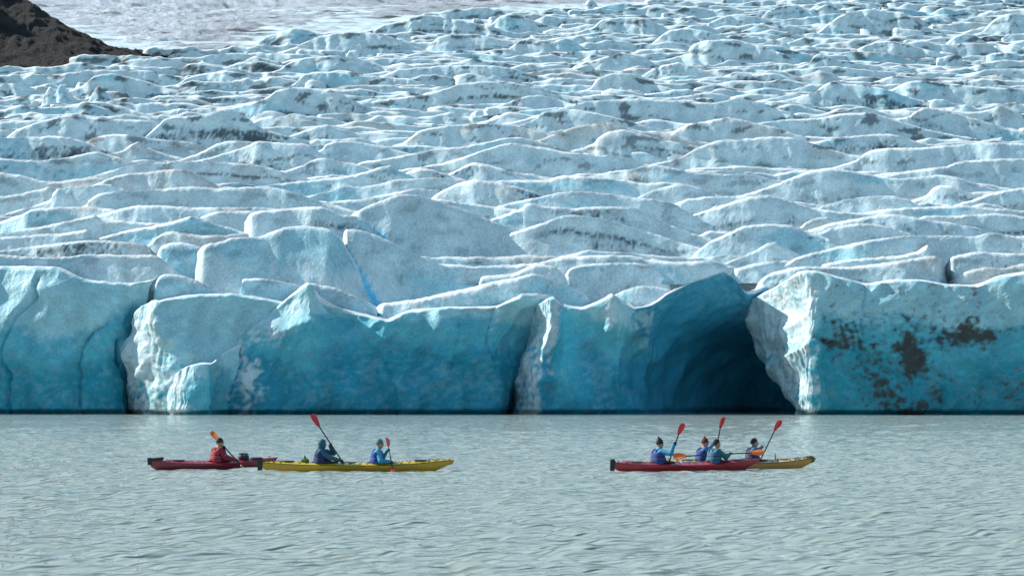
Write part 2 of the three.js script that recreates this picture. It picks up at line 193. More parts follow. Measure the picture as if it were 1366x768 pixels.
// crest lines sighted in the photograph, from the lake upwards: [level on the slope, options, points px py ...]
const F = (a) => { const p = []; for (let i = 0; i < a.length; i += 2) p.push([a[i], a[i + 1]]); return p; };
const TR = [
  // behind the cliff front
  [392, { d: 288, near: 286, foot: 5, blue: 0.5, dirt: 0 }, [203, 384, 207, 377, 213, 368.5, 225, 366, 245, 368.5, 270, 378, 300, 390, 309, 396]],
  [385, { d: 291, near: 287, foot: 5, blue: 0.4, dirt: 0.1 }, [320, 392, 322.5, 376, 325, 372.5, 350, 373, 375, 376, 398, 379.5, 415, 384]],
  [388, { d: 287, near: 285, foot: 5, dirt: 0, blue: 0.25 }, [404, 381, 411, 378.3, 425, 380, 445, 384, 465, 392, 485, 401, 505, 410]],
  [395, { d: 289, near: 286, foot: 5, dirt: 0, blue: 0.3, dust: 0.1 }, [495, 410, 502, 407, 530, 403, 557, 399, 592, 390, 630, 383, 655, 376, 684, 371, 709, 366, 724, 368, 749, 378, 774, 390, 792, 397]],
  [388, { d: 295, near: 291, foot: 9, dirt: 0, blue: 0.2 }, [636, 380, 642, 371, 647, 369, 684, 365, 700, 358, 715, 353.5, 730, 353, 742, 357, 754, 368, 760, 374]],
  [386, { d: 299, near: 294, foot: 15, dirt: 0.12, blue: 0.25 }, [750, 372, 760, 360, 772, 354.5, 790, 352.5, 815, 351, 850, 350, 866, 353, 880, 361, 900, 377]],
  [396, { d: 292, near: 288, foot: 15, dirt: 0.2, blue: 0.3 }, [815, 397, 824, 391, 838, 385, 854, 381, 870, 381, 890, 385, 902, 390]],
  [384, { d: 303, near: 298, foot: 17, dirt: -0.4, dust: 0.3, clean: true }, [856, 353, 870, 345.5, 890, 349, 909, 349.5, 934, 348, 967, 353, 1000, 361, 1030, 368]],
  [384, { d: 291, near: 287, foot: 15, dirt: 0.75, dust: 0.35, band: 0.45 }, [1004, 386, 1012, 377, 1029, 365, 1050, 359, 1069, 356.5, 1129, 356, 1174, 351, 1214, 345, 1252, 341, 1262, 350]],
  [384, { d: 290, near: 286.5, foot: 10, dirt: 0.55, dust: 0.4 }, [1268, 378, 1280, 368, 1295, 361, 1312, 357, 1340, 358, 1366, 352, 1420, 350]],
  [380, { d: 294, near: 290.5, foot: 10, dirt: 0.95, band: 0.5 }, [1262, 348, 1275, 341, 1290, 338, 1310, 337, 1366, 337, 1430, 338]],
  [380, { d: 294, near: 288, foot: 10, dirt: 0.35, band: 0.75, blue: 0.3 }, [-40, 341, 0, 340, 30, 342, 60, 344, 90, 343, 110, 340, 150, 341, 205, 340, 222, 352, 238, 368]],
  [378, { d: 300, near: 292, foot: 10, dirt: 0.25, face: 0.9, blue: 0.1 }, [207, 346, 210, 336, 216, 328.5, 228, 324, 245, 324, 262, 328, 290, 340, 318, 351, 335, 364, 345, 375]],
  [390, { d: 298, near: 290, foot: 6, dirt: 0, blue: 0.3, face: 0.85, jag: 0.12 }, [258, 332, 275, 326, 295, 322, 310, 317, 345, 316, 362, 309, 380, 303.5, 405, 301.5, 432, 304, 445, 309, 455, 318, 465, 336, 482, 365, 503, 408]],
  [388, { d: 300, near: 291, foot: 6, dirt: 0, blue: 0.35, face: 0.85, jag: 0.12, end: 0.03, azure: [[466, 335, 505, 409, 6]] }, [457, 309, 460, 306, 475, 306, 492, 310, 512, 318, 530, 327, 548, 337, 562, 343, 585, 352, 610, 361, 640, 375]],
  [374, { d: 309, near: 301, dirt: 0.05, blue: 0.2, jag: 0.2 }, [326, 287, 342, 282, 365, 280, 392, 277, 427, 275.5, 442, 281, 455, 287, 477, 290, 500, 300]],
  [376, { d: 315, near: 302, foot: 12, dirt: 0.22, face: 0.85, jag: 0.15, blue: 0.05, band: 0.75, dust: 0.1, azure: [[478, 291, 514, 318, 3.5]] }, [458, 293, 466, 285, 480, 280, 500, 271, 520, 264, 536, 259.5, 560, 260.5, 585, 268, 620, 280, 650, 292, 684, 304, 734, 316, 759, 323, 784, 333, 809, 336.5, 835, 337]],
  [372, { d: 312, near: 306, dirt: 0.3, blue: 0.4 }, [915, 350, 922, 343, 944, 325, 962, 316, 979, 308, 990, 303, 1009, 300.5, 1030, 299, 1054, 301, 1079, 308, 1107, 319, 1126, 331]],
  [376, { d: 307, near: 304, dirt: 0.05, blue: 0.3 }, [958, 355, 968, 350, 985, 343, 1005, 335, 1026, 324.5, 1036, 323.5, 1054, 333, 1072, 345]],
  [376, { d: 302, near: 296, dirt: 0.1, blue: 0.35 }, [1022, 372, 1034, 361, 1061, 345, 1080, 339, 1099, 334.5, 1129, 327, 1164, 320, 1204, 315, 1255, 315, 1299, 316, 1324, 311, 1366, 317, 1420, 318]],
  [380, { d: 296, near: 292.5, dirt: 0.35, dust: 0.2 }, [1090, 356, 1110, 350, 1149, 345, 1199, 341, 1224, 335, 1238, 327, 1246, 330]],
  [368, { d: 303, near: 297, dirt: 0.85, dust: 0.3, band: 0.5 }, [-30, 338, 0, 335, 25, 332, 50, 328, 80, 325, 113, 321, 140, 321, 185, 325, 205, 332]],
  [368, { d: 307, near: 302, dirt: 0.55, dust: 0.7, jag: 0.4 }, [165, 338, 185, 332, 200, 325, 209, 316, 218, 310, 230, 309, 265, 314, 300, 314, 330, 310, 350, 310]],
  [355, { dirt: 0.15 }, [-30, 318, 0, 317, 40, 314, 80, 312, 100, 308, 116, 305.5, 132, 316]],
  [358, { dirt: 0.05, blue: 0.3 }, [124, 322, 135, 316, 150, 312, 180, 305, 200, 301, 235, 294, 252, 289, 264, 291]],
  [345, { dirt: 0.1, dust: 0.2 }, [-20, 318, 5, 311, 20, 307, 60, 302, 90, 295, 112, 290, 126, 287, 136, 292, 190, 297, 235, 299]],
  [345, { dirt: 0.05, blue: 0.3 }, [258, 295, 270, 289, 286, 283, 305, 282, 342, 282, 360, 285]],
  [330, { dirt: 0.6, dust: 0.2 }, [25, 288, 40, 280, 70, 277.5, 105, 275.5, 150, 279, 165, 284]],
  [335, { dirt: 0.6, dust: 0.4 }, [120, 292, 132, 286, 155, 280, 180, 275, 220, 274, 260, 276, 342, 278, 372, 281]],
  [320, { dirt: 0.2, blue: 0.15 }, [112, 275, 118, 268, 130, 259, 150, 256, 175, 254.5, 215, 252, 250, 249, 300, 252, 345, 250, 372, 252]],
  [312, { dirt: 0.15 }, [64, 268, 70, 258, 76, 252, 90, 250, 115, 247.5, 145, 246, 160, 251]],
  [290, { dirt: 0.25, dust: 0.8 }, [125, 247, 140, 240, 163, 234, 190, 230, 220, 226, 240, 225, 255, 230, 270, 238, 290, 248]],
  [282, { dirt: 0.2, dust: 0.8 }, [-30, 231, 0, 231, 25, 234, 50, 240, 70, 243, 100, 239, 135, 238]],
  [300, { dirt: 0.1, dust: 0.5 }, [-30, 266, 0, 262, 30, 258, 55, 252, 75, 250]],
  // middle of the ice fall
  [228, { dirt: 1.0, jag: 0.5, band: 0.5 }, [-20, 184, 0, 183, 20, 184, 45, 181, 80, 181, 100, 185, 120, 193, 142, 201]],
  [208, { dirt: 0.7, jag: 0.4 }, [4, 186, 14, 178, 25, 172, 50, 163, 84, 154, 105, 153, 120, 157, 150, 160, 200, 161, 215, 166]],
  [210, { dirt: 0.65, band: 0.55 }, [185, 190, 205, 172, 221, 159, 240, 155, 262, 155, 278, 152, 295, 148, 312, 150, 330, 158, 348, 170]],
  [222, { dirt: 0.5, dust: 0.4 }, [112, 190, 125, 184, 145, 180, 170, 179.5, 200, 184, 255, 191]],
  [238, { dirt: 0.35, dust: 0.5 }, [215, 220, 240, 212, 265, 204, 288, 192.5, 304, 188, 325, 189, 345, 190, 372, 196]],
  [226, { dirt: 0.5, dust: 0.4 }, [120, 210, 140, 206, 162, 201, 176, 192, 185, 189, 192, 196]],
  [255, { dirt: 0.1, dust: 0.2 }, [145, 228, 170, 222, 200, 217, 240, 216, 300, 217, 345, 221, 372, 228]],
  [245, { dirt: 0.4, dust: 0.5 }, [-30, 212, 0, 212, 40, 214, 70, 213, 100, 208, 125, 202, 140, 205]],
  [240, { dirt: 0.5, band: 0.7 }, [325, 196, 345, 189, 375, 191, 407, 191.5, 425, 203, 445, 214]],
  [235, { dirt: 0.45 }, [425, 202, 435, 194, 446, 189.5, 480, 190, 520, 198, 550, 207]],
  [185, { dirt: 0.95, jag: 0.5 }, [355, 130, 367, 122, 380, 118, 400, 116.5, 442, 121, 462, 129, 482, 139, 510, 150, 545, 163]],
  [246, { dirt: 0, dust: 0.2 }, [402, 221, 412, 215, 424, 211, 434, 210, 446, 214, 472, 219]],
  [165, { dirt: 0.85, dust: 0.3 }, [485, 140, 500, 134, 530, 130, 562, 127, 580, 122, 595, 118, 612, 112, 640, 108, 684, 110, 720, 118]],
  [212, { dirt: 0.65, dust: 0.3 }, [535, 192, 550, 182, 558, 176, 570, 171.5, 600, 167, 627, 165, 684, 166, 705, 170]],
  [248, { dirt: 0.3, dust: 0.3 }, [470, 224, 482, 216, 515, 211, 550, 204.5, 580, 199, 617, 196, 650, 189, 684, 183, 710, 186]],
  [280, { dirt: 0.3, blue: 0.4 }, [330, 252, 345, 249, 400, 242, 447, 237.5, 475, 232, 492, 228, 508, 222.5, 522, 221, 532, 228]],
  [274, { dirt: 0.2 }, [512, 244, 530, 236, 548, 228, 560, 224.5, 575, 226, 600, 234]],
  [272, { dirt: 0.55 }, [585, 236, 600, 231, 616, 223.5, 632, 216.5, 650, 219, 668, 224, 690, 234]],
  [292, { dirt: 0.4, blue: 0.3, band: 0.6 }, [395, 264, 420, 259, 442, 255, 457, 249, 480, 250, 505, 246, 527, 240, 560, 238, 592, 238, 612, 240]],
  [305, { dirt: 0.45, dust: 0.2 }, [570, 268, 578, 262, 592, 254, 606, 247, 622, 241, 637, 239, 660, 242, 684, 248, 725, 260]],
  [305, { dirt: 0.05 }, [335, 278, 350, 268, 362, 261.5, 375, 260, 400, 264, 435, 270]],
  [300, { dirt: 0.05, dust: 0.4 }, [435, 270, 470, 267, 505, 262, 540, 254, 560, 252, 590, 255]],
  [365, { d: 326, near: 317, dirt: 0.12, blue: 0.35, face: 0.8 }, [565, 262, 600, 267, 640, 273, 684, 279, 729, 284, 744, 290, 767, 298, 799, 301, 834, 305, 859, 313, 884, 319, 909, 323, 934, 314, 949, 308, 980, 309, 1000, 315]],
  [340, { dirt: 0.4, band: 0.8 }, [694, 280, 699, 275, 707, 272, 722, 275, 759, 277, 800, 276, 844, 277, 858, 283, 874, 291, 909, 306, 930, 313]],
  [350, { dirt: 0.25 }, [735, 294, 748, 289, 770, 287, 800, 291, 825, 297, 850, 306, 880, 314]],
  [326, { dirt: 0.5, band: 0.5 }, [670, 274, 690, 268, 721, 262, 740, 258, 757, 256, 791, 256.5, 824, 261, 874, 266, 900, 273, 934, 293, 960, 302, 990, 308]],
  [290, { dirt: 0.15 }, [660, 243, 690, 240, 729, 240, 745, 236, 754, 234.5, 799, 237, 830, 240, 859, 244.5, 890, 244, 920, 248]],
  [305, { dirt: 0.15 }, [845, 267, 856, 261, 868, 256, 879, 252, 895, 248, 912, 246, 930, 250, 954, 259, 975, 266]],
  [276, { dirt: 0.3, dust: 0.2 }, [775, 238, 800, 232, 820, 228, 844, 225, 858, 221, 875, 219.5, 900, 224, 924, 230, 960, 232, 1010, 234]],
  [306, { dirt: 0.3 }, [905, 270, 920, 265, 940, 263, 980, 262, 1026, 263, 1045, 268]],
  [322, { dirt: 0.4 }, [940, 282, 955, 275, 985, 271, 1000, 275, 1026, 284, 1050, 296, 1072, 303]],
  [322, { dirt: 0.1, blue: 0.3 }, [990, 266, 1024, 261, 1049, 266, 1068, 272, 1087, 278, 1115, 283, 1144, 284, 1174, 280, 1210, 277, 1239, 276, 1280, 275, 1366, 281, 1410, 283]],
  [308, { dirt: 0.15 }, [1088, 280, 1099, 274, 1120, 268, 1144, 264, 1170, 262, 1194, 262, 1212, 267, 1230, 275]],
  [338, { dirt: 0.25, dust: 0.3 }, [1060, 308, 1075, 297, 1090, 290, 1102, 289, 1120, 296]],
  [343, { dirt: 0.5, band: 0.4 }, [1075, 309, 1100, 301, 1130, 294, 1170, 288, 1197, 287, 1240, 293, 1290, 301, 1316, 314]],
  [350, { dirt: 0.1 }, [1085, 314, 1110, 304, 1135, 299, 1160, 298, 1185, 302, 1210, 310]],
  [328, { dirt: 0.35 }, [1222, 292, 1240, 288, 1280, 287, 1330, 285, 1366, 289, 1410, 292]],
  [246, { dirt: 0.3 }, [1142, 214, 1152, 206, 1162, 201, 1176, 198, 1224, 197, 1250, 196, 1274, 193, 1310, 190, 1366, 192, 1410, 192]],
  [226, { dirt: 0.6, band: 0.4 }, [1064, 196, 1077, 191, 1100, 187, 1124, 183, 1174, 178, 1200, 181]],
  [200, { dirt: 0.55 }, [1095, 163, 1115, 158, 1132, 155, 1165, 157, 1199, 158, 1215, 153, 1225, 147, 1233, 143, 1257, 146, 1285, 153]],
  [160, { dirt: 0.75, band: 0.6 }, [1088, 122, 1098, 115, 1112, 108, 1128, 112, 1160, 114, 1190, 122]],
  [152, { dirt: 0.3 }, [1180, 126, 1195, 117, 1208, 111, 1222, 108, 1242, 109, 1280, 113, 1330, 117, 1366, 118, 1400, 119]],
  [200, { dirt: 0.4 }, [1010, 165, 1040, 160, 1090, 158, 1120, 152, 1160, 150, 1175, 154]],
  [266, { dirt: 0.25 }, [1180, 235, 1205, 229, 1235, 225, 1262, 222, 1280, 216, 1300, 214, 1366, 211, 1400, 211]],
  [280, { dirt: 0.4 }, [1040, 244, 1060, 235, 1082, 228, 1110, 225, 1150, 231, 1200, 239, 1255, 234, 1280, 238]],
  [290, { dirt: 0.6 }, [1234, 262, 1244, 252, 1254, 246.5, 1268, 248, 1295, 259]],
  [298, { dirt: 0.6 }, [1302, 266, 1318, 259, 1340, 254, 1366, 250, 1400, 250]],
  [226, { dirt: 0.2, dust: 0.9, rim: 2 }, [690, 198, 710, 190, 735, 180, 762, 171, 790, 165, 812, 163, 840, 172, 870, 177, 895, 180]],
  [230, { dirt: 0.15, dust: 0.5, rim: 2 }, [790, 193, 798, 184, 812, 176, 832, 173, 850, 177, 900, 190, 935, 197]],
  [212, { dirt: 0.3, dust: 0.5, rim: 1.6 }, [888, 184, 905, 172, 925, 164, 950, 160, 970, 157, 1000, 162, 1030, 168, 1050, 175]],
  [236, { dirt: 0.15, dust: 0.4 }, [912, 208, 925, 200, 938, 194, 960, 188, 1000, 185, 1030, 182, 1060, 184]],
  [248, { dirt: 0.1 }, [670, 193, 690, 192, 720, 196, 760, 204, 800, 207, 830, 209, 870, 221]],
  [192, { dirt: 0.7 }, [685, 170, 709, 161, 720, 153, 732, 147, 757, 145, 794, 150, 835, 160]],
  [186, { dirt: 0.55 }, [750, 144, 770, 138, 790, 135, 850, 132, 900, 134, 950, 137, 980, 132, 1010, 136, 1040, 146]],
  [142, { dirt: 0.35 }, [788, 118, 796, 107, 806, 101, 820, 98, 840, 99, 856, 102, 876, 112]],
  [164, { dirt: 0.3 }, [670, 140, 690, 132, 705, 128, 722, 127, 745, 133]],
  [160, { dirt: 0.2, jag: 0.6 }, [114, 142, 120, 130, 126, 119, 131, 115, 138, 122, 152, 136]],
  [162, { dirt: 0.3, jag: 0.7 }, [54, 142, 60, 126, 66, 117, 74, 124, 80, 113, 88, 121, 98, 132]],
  [168, { dirt: 0.5, jag: 0.5 }, [100, 142, 108, 136, 130, 136, 160, 141, 175, 146]],
  [150, { dirt: 0.35, jag: 0.3 }, [108, 116, 125, 102, 150, 98, 175, 104, 200, 110, 222, 118]],
  // high on the ice fall
  ...[[74, 0.8, [340, 62, 350, 53, 368, 45, 390, 38, 410, 41, 432, 50]], [92, 0.3, [388, 66, 405, 58, 425, 50, 450, 44, 480, 42, 510, 47, 545, 60]], [62, 0.4, [492, 44, 510, 34, 540, 27, 562, 21.5, 590, 23, 645, 33]], [112, 0.5, [372, 94, 388, 83, 405, 77.5, 440, 75, 480, 77, 505, 85, 530, 95]],
    [128, 0.1, [395, 110, 404, 100, 420, 96.5, 450, 97, 490, 103, 545, 106]], [124, 0.5, [512, 102, 530, 95, 560, 91, 605, 88, 645, 86.5, 690, 93]], [86, 0.7, [572, 62, 584, 50, 600, 46, 622, 45, 655, 49, 695, 60]], [52, 0.5, [652, 36, 664, 25, 676, 19, 690, 20, 712, 28]], [84, 0.8, [676, 68, 690, 58, 704, 52, 716, 53, 732, 59, 750, 53, 764, 55, 782, 65]],
    [62, 0.4, [792, 36, 804, 27, 825, 23.5, 848, 24, 868, 28, 896, 42]], [78, 0.5, [866, 62, 880, 50, 892, 43, 910, 39.5, 940, 42, 966, 50]], [106, 0.35, [914, 72, 924, 60, 938, 55, 955, 53.5, 985, 54, 1005, 58, 1034, 68]], [112, 0.55, [752, 102, 764, 91, 778, 84, 796, 80, 815, 74, 832, 70.5, 858, 77, 888, 94]], [118, 0.7, [852, 104, 866, 95, 884, 87, 905, 83, 930, 91, 968, 106]],
    [50, 0.1, [936, 42, 948, 31, 962, 24, 974, 20, 984, 27, 996, 38]], [40, 0.4, [1014, 26, 1026, 15, 1042, 8.5, 1060, 6.5, 1084, 14, 1106, 25]], [62, 0.45, [1090, 46, 1104, 34, 1118, 24, 1148, 15, 1180, 15, 1206, 19, 1232, 36]], [100, 0.6, [1000, 66, 1024, 61.5, 1042, 62, 1062, 68, 1096, 76]], [112, 0.2, [1078, 86, 1086, 77, 1094, 73, 1112, 78, 1152, 87, 1210, 94]],
    [92, 0.5, [1142, 66, 1160, 59, 1182, 55, 1210, 58, 1250, 70]], [78, 0.8, [1262, 62, 1274, 50, 1287, 45, 1302, 49, 1326, 64]], [56, 0.6, [1312, 42, 1326, 27, 1338, 21, 1352, 18.5, 1372, 26, 1400, 34]], [100, 0.5, [1290, 92, 1310, 84, 1340, 80, 1366, 82, 1400, 88]], [120, 0.7, [236, 112, 252, 102, 275, 97, 305, 96, 330, 101, 352, 112]], [112, 0.75, [0, 108, 14, 98, 30, 95, 55, 100, 80, 108]], [132, 0.9, [-20, 124, 4, 114, 22, 112, 40, 118, 60, 128]], [104, 0.5, [132, 96, 150, 86, 175, 80, 210, 79, 240, 84, 268, 94]], [94, 0.5, [246, 86, 262, 77, 290, 72, 320, 71, 350, 78]]].map(([yb, dirt, p]) => [yb, { dirt: dirt * 0.8, jag: 0.75, blue: 0.05 }, p]),
];
let ridgeId = 0;
TR.forEach(([yb, o, p]) => {
  const ym = Math.min(...p.filter((_, i) => i % 2)), d = o.d || distOf(ym + (yb - ym) * (ym < 130 ? 0.62 : yb < 260 ? 0.75 : 0.9));
  const q = F(p);
  if (!o.d) {                                                  // crests run out into the slope
    const base = 527 - (planeY(d) - CAM_H) * FOCAL / d, a = q[0], b = q[q.length - 1], da = Math.max(4, base - a[1]), db = Math.max(4, base - b[1]);
    q.unshift([a[0] - da * 5, a[1] + da * 1.1], [a[0] - da * 2, a[1] + da * 0.6]); q.push([b[0] + db * 2, b[1] + db * 0.6], [b[0] + db * 5, b[1] + db * 1.1]);
  }
  mesh(numbered('ice_ridge'), ridge(q, { ...o, d, id: ++ridgeId, step: 2.6, nf: 22, nb: 8 }), M.ice, glacier);
});
// the smaller crests between and above them
const margin = F([-60, 84, 0, 84, 60, 80, 110, 76, 160, 70, 200, 66, 240, 61, 330, 44, 450, 32, 560, 14, 640, 7, 720, 2, 800, -30, 1440, -40]);
function marginAt(px) { for (let i = 1; i < margin.length; i++) if (px < margin[i][0]) return lerp(margin[i - 1][1], margin[i][1], (px - margin[i - 1][0]) / (margin[i][0] - margin[i - 1][0])); return -40; }
const fill = [];
for (let yb = 366; yb > -16;) {                                   // long crests that cross the whole ice fall
  const s = 300 / distOf(Math.max(yb, -14)); yb -= 3.4 + 6 * s;
  const k = rr(0.004, 0.008) / s ** 0.7, ph = rr(0, 900), A = (8 + 14 * rnd()) * s ** 0.5 * (yb > 215 ? 0.75 : 1), tilt = rr(-14, 14) * s;
  const line = px => yb + 5 * s + tilt * (px - 683) / 683 - A * (0.35 + 1.5 * fbm(px * k + ph, yb * 0.31, 3, 2) + 0.9 * Math.max(0, ridged(px * k * 1.3 + ph, yb * 0.17, 6, 2) - 0.15)) + 16 * s * N3(px * 0.004, yb * 0.02, 4);
  let px = -100;
  while (px < 1440) {
    const L = rr(280, 820) * s ** 0.45, pts = [], n = Math.max(9, Math.round(L / (16 * s ** 0.6)));
    let lo = -1e9; for (let i = 0; i <= n; i++) { const t = i / n, x = px + L * t, e = Math.min(t, 1 - t) * L / (70 * s ** 0.7); pts.push([x, line(x) + 13 * s * Math.max(0, 1 - e) ** 1.5]); lo = Math.max(lo, marginAt(x) - pts[i][1]); }
    if (lo < 3) fill.push({ pts, yb: yb + 5 * s, long: true });
    px += L - rr(20, 60) * s;
  }
}
for (let yb = 200; yb > -16;) {                                   // broken blocks higher up
  const s = 300 / distOf(Math.max(yb, -14)); yb -= 5 + 8 * s;
  let px = -90 - 60 * rnd();
  while (px < 1440) {
    const L = (40 + 200 * rnd() ** 2) * s ** 0.6, A = (3 + 11 * rnd() ** 2) * s ** 0.5, y0 = yb + rr(-6, 6) * s, pk = rr(0.15, 0.8), tilt = rr(-18, 18) * s ** 0.8, pts = [], n = 9;
    for (let i = 0; i < n; i++) { const t = i / (n - 1), h = t < pk ? Math.sin(t / pk * Math.PI / 2) : Math.cos((t - pk) / (1 - pk) * Math.PI / 2); pts.push([px + L * t, y0 - A * Math.pow(h, 1.25) * (1 + 0.3 * N3(px * 0.3 + t * 4, yb, 2)) + tilt * (t - 0.5)]); }
    if (y0 - A * 0.4 > Math.max(marginAt(px), marginAt(px + L)) + 14) fill.push({ pts, yb: y0 + 6 * s });
    px += L * rr(1.2, 3.4);
  }
}
fill.sort((a, b) => b.pts[b.pts.length - 1][0] - b.pts[0][0] - (a.pts[a.pts.length - 1][0] - a.pts[0][0]));
const rest = [];
fill.forEach((f, i) => {
  const d = distOf(Math.max(-14, f.yb)), left = ss(380, 60, f.pts[0][0]) * ss(200, 120, f.yb), far = ss(180, 60, f.yb);
  const g = ridge(f.pts, { d, id: ++ridgeId, step: 3.6, nf: 11, nb: 4, end: f.long ? 0.02 : 0.07, jag: 0.45 + 0.7 * left + 0.7 * far * rnd(), band: rnd() < 0.6 ? rr(0.3, 0.8) : 0, dirt: rr(-0.3, 0.45) + 0.25 * far + 0.4 * left, dust: rnd() < 0.25 ? rr(0.2, 0.7) : 0 });
  if (TR.length + i < 298) mesh(numbered('ice_ridge'), g, M.ice, glacier); else rest.push(g);
});
if (rest.length) tag(mesh('small_ice_ridges', mergeGeometries(rest), M.ice, glacier), null, null, null, 'stuff');
{ // ice underfoot between the crests
  const nu = 260, nv = 220, P = new Float32Array(nu * nv * 3), K = new Float32Array(nu * nv * 3);
  for (let j = 0; j < nv; j++) for (let i = 0; i < nu; i++) {
    const d = 304 * Math.pow(2400 / 304, j / (nv - 1)), x = (i / (nu - 1) - 0.5) * 0.9 * d, k = 3 * (j * nu + i);
    const g = fbm(x * 0.12, d * 0.12, 3, 4);
    P[k] = x; P[k + 1] = planeY(d) - 1.2 - 8 * ss(335, 306, d) + 1.6 * fbm(x * 0.04, d * 0.06, 9, 4); P[k + 2] = -d;
    const c = [...PALE]; mix3(c, RIND, ss(-0.1, 0.2, g)); mix3(c, DUST, ss(0.05, 0.3, fbm(x * 0.03, d * 0.05, 5, 4)) * 0.5); mix3(c, GRIT, ss(0.12, 0.3, fbm(x * 0.06, d * 0.09, 15, 5)) * 0.75);
    K[k] = c[0]; K[k + 1] = c[1]; K[k + 2] = c[2];
  }
  mesh('ice_bed', gridGeo(P, K, nu, nv, arcUV(P, nu, nv, 9)), M.ice, glacier);
}

// ---------------------------------------------------------------- the calving front, block by block
function block(name, rails, o) {
  const R = rails.map((r0, ri) => {
    const r = ri ? r0 : r0.map(p => [p[0], p[1] + 6, p[2]]);        // the top falls away behind the crest
    let q = r.map(p => { const v = p[1] === 'w' ? atWater(p[0], p[2]) : at(p[0], p[1], p[2]); return [v.x, v.y, v.z, p[0], p[1] === 'w' ? 553 : p[1]]; });
    const wrap = (p, dpx, dd) => { const v = p[1] === 'w' ? atWater(p[0] + dpx, p[2] + dd) : at(p[0] + dpx, p[1], p[2] + dd); return [v.x, v.y, v.z, p[0] + dpx, p[1] === 'w' ? 553 : p[1]]; };
    if (o.wrapL) q = [wrap(r[0], o.wrapL, 9), ...q];
    if (o.wrapR) q = [...q, wrap(r[r.length - 1], -o.wrapR, 9)];
    return q;
  });
  const m = R[0].length, per = o.per || 16, nu = (m - 1) * per + 1, sub = o.sub || 26, nv = (R.length - 1) * sub + 1;
  const P = new Float32Array(nu * nv * 3), K = new Float32Array(nu * nv * 3), Q = [], nq = 5;
  const rowPt = (r, i) => { const s = Math.min(m - 2, Math.floor(i / per)), t = i / per - s, a = r[Math.max(0, s - 1)], b = r[s], c = r[s + 1], e = r[Math.min(m - 1, s + 2)]; return b.map((_, q) => tight(a[q], b[q], c[q], e[q], t)); };
  const rows = R.map(r => { const out = []; for (let i = 0; i < nu; i++) out.push(rowPt(r, i)); return out; });
  for (let j = 0; j < nv; j++) {
    const s = Math.min(R.length - 2, Math.floor(j / sub)), t = j / sub - s;
    for (let i = 0; i < nu; i++) { const a = rows[s < 2 ? s : s - 1][i], b = rows[s][i], c = rows[s + 1][i], e = rows[Math.min(R.length - 1, s + 2)][i];
      const q = b.map((_, k) => s ? tight(a[k], b[k], c[k], e[k], t) : lerp(b[k], c[k], t)), k = 3 * (j * nu + i); P[k] = q[0]; P[k + 1] = q[1]; P[k + 2] = q[2]; Q.push([q[3], q[4]]); }
  }
  const g0 = gridGeo(P.slice(), null, nu, nv), NA = g0.attributes.normal.array, col = [0, 0, 0], id = o.id;
  for (let j = 0; j < nv; j++) for (let i = 0; i < nu; i++) {
    const n = j * nu + i, k = 3 * n, x = P[k], y = P[k + 1], z = P[k + 2], [px, py] = Q[n], f = j / sub;      // f: 0 back, 1 crest, then down the face
    const onFace = ss(1.0, 1.12, f), crest = Math.exp(-(((f - 1) / 0.09) ** 2));
    let dis = 0.45 * fbm(x * 0.13 + id, y * 0.15, z * 0.13, 4) + 2.3 * (0.22 - Math.abs(N3(x * 0.115 + id * 3 + y * 0.05, y * 0.085 - x * 0.03, z * 0.1))) + 1.1 * (0.2 - Math.abs(N3(x * 0.27 - y * 0.08, y * 0.2 + id, z * 0.2))) + 0.22 * (ridged(x * 0.38, y * 0.2 + id, z * 0.38, 3) - 0.2) + 0.12 * fbm(x * 1.3, y * 1.3, z * 1.3 + id, 3);
    dis *= (o.rough || 1) * (o.clearFrom ? 1 - 0.55 * ss(o.clearFrom, o.clearFrom + 40, px) : 1) * (0.25 + 0.75 * onFace);
    const mid0 = fbm(x * 0.9, y * 0.9, z * 0.9 + id, 3);
    for (const gr of o.grooves || []) { // cracks and corners, real hollows
      let best = 1e9; for (let q = 1; q < gr.p.length; q++) { const [ax, ay] = gr.p[q - 1], [bx, by] = gr.p[q], L = (bx - ax) ** 2 + (by - ay) ** 2, t = clamp(((px - ax) * (bx - ax) + (py - ay) * (by - ay)) / L, 0, 1); best = Math.min(best, Math.hypot(px - ax - t * (bx - ax), py - ay - t * (by - ay))); }
      best += 1.6 * mid0; dis -= gr.depth * Math.exp(-Math.abs(best) / gr.w) * onFace;
    }
    const side = px > (o.sideMax || 9999) ? 0 : clamp((-0.2 - NA[k]) * 2.2, 0, 1) * onFace;                      // sunward faces get sunlight painted in as a paler tint
    if (o.flutes) dis += side * 0.45 * ridged(x * 1.1 + z * 1.1, y * 0.12, id, 2);
    P[k] += NA[k] * dis + 0.8 * onFace * (fbm(y * 0.35, id * 7, z * 0.2, 3)); P[k + 1] += NA[k + 1] * dis * 0.6 + crest * 0.35 * fbm(x * 0.6, id, 4, 3); P[k + 2] += NA[k + 2] * dis;
    P[k + 2] -= 0.6 * (1 - ss(1.0, 1.09, f));                                        // the sun-worn arris is bevelled
    if (P[k + 1] < 0.6 && f > 2) P[k + 2] -= 1.3 * ss(0.6, 0.15, P[k + 1]);         // melt notch at the waterline
    // matter
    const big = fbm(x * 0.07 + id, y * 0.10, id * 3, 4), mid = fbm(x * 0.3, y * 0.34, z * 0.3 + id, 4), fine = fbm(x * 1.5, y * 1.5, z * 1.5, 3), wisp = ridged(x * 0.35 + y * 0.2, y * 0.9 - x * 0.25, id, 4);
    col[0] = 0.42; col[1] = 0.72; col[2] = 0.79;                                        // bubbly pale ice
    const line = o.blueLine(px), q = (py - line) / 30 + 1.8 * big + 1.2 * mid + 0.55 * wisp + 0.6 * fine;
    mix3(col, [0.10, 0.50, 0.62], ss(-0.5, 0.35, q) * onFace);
    mix3(col, o.deep || [0.02, 0.32, 0.44], ss(0.5, 1.35, q - 0.4) * onFace);
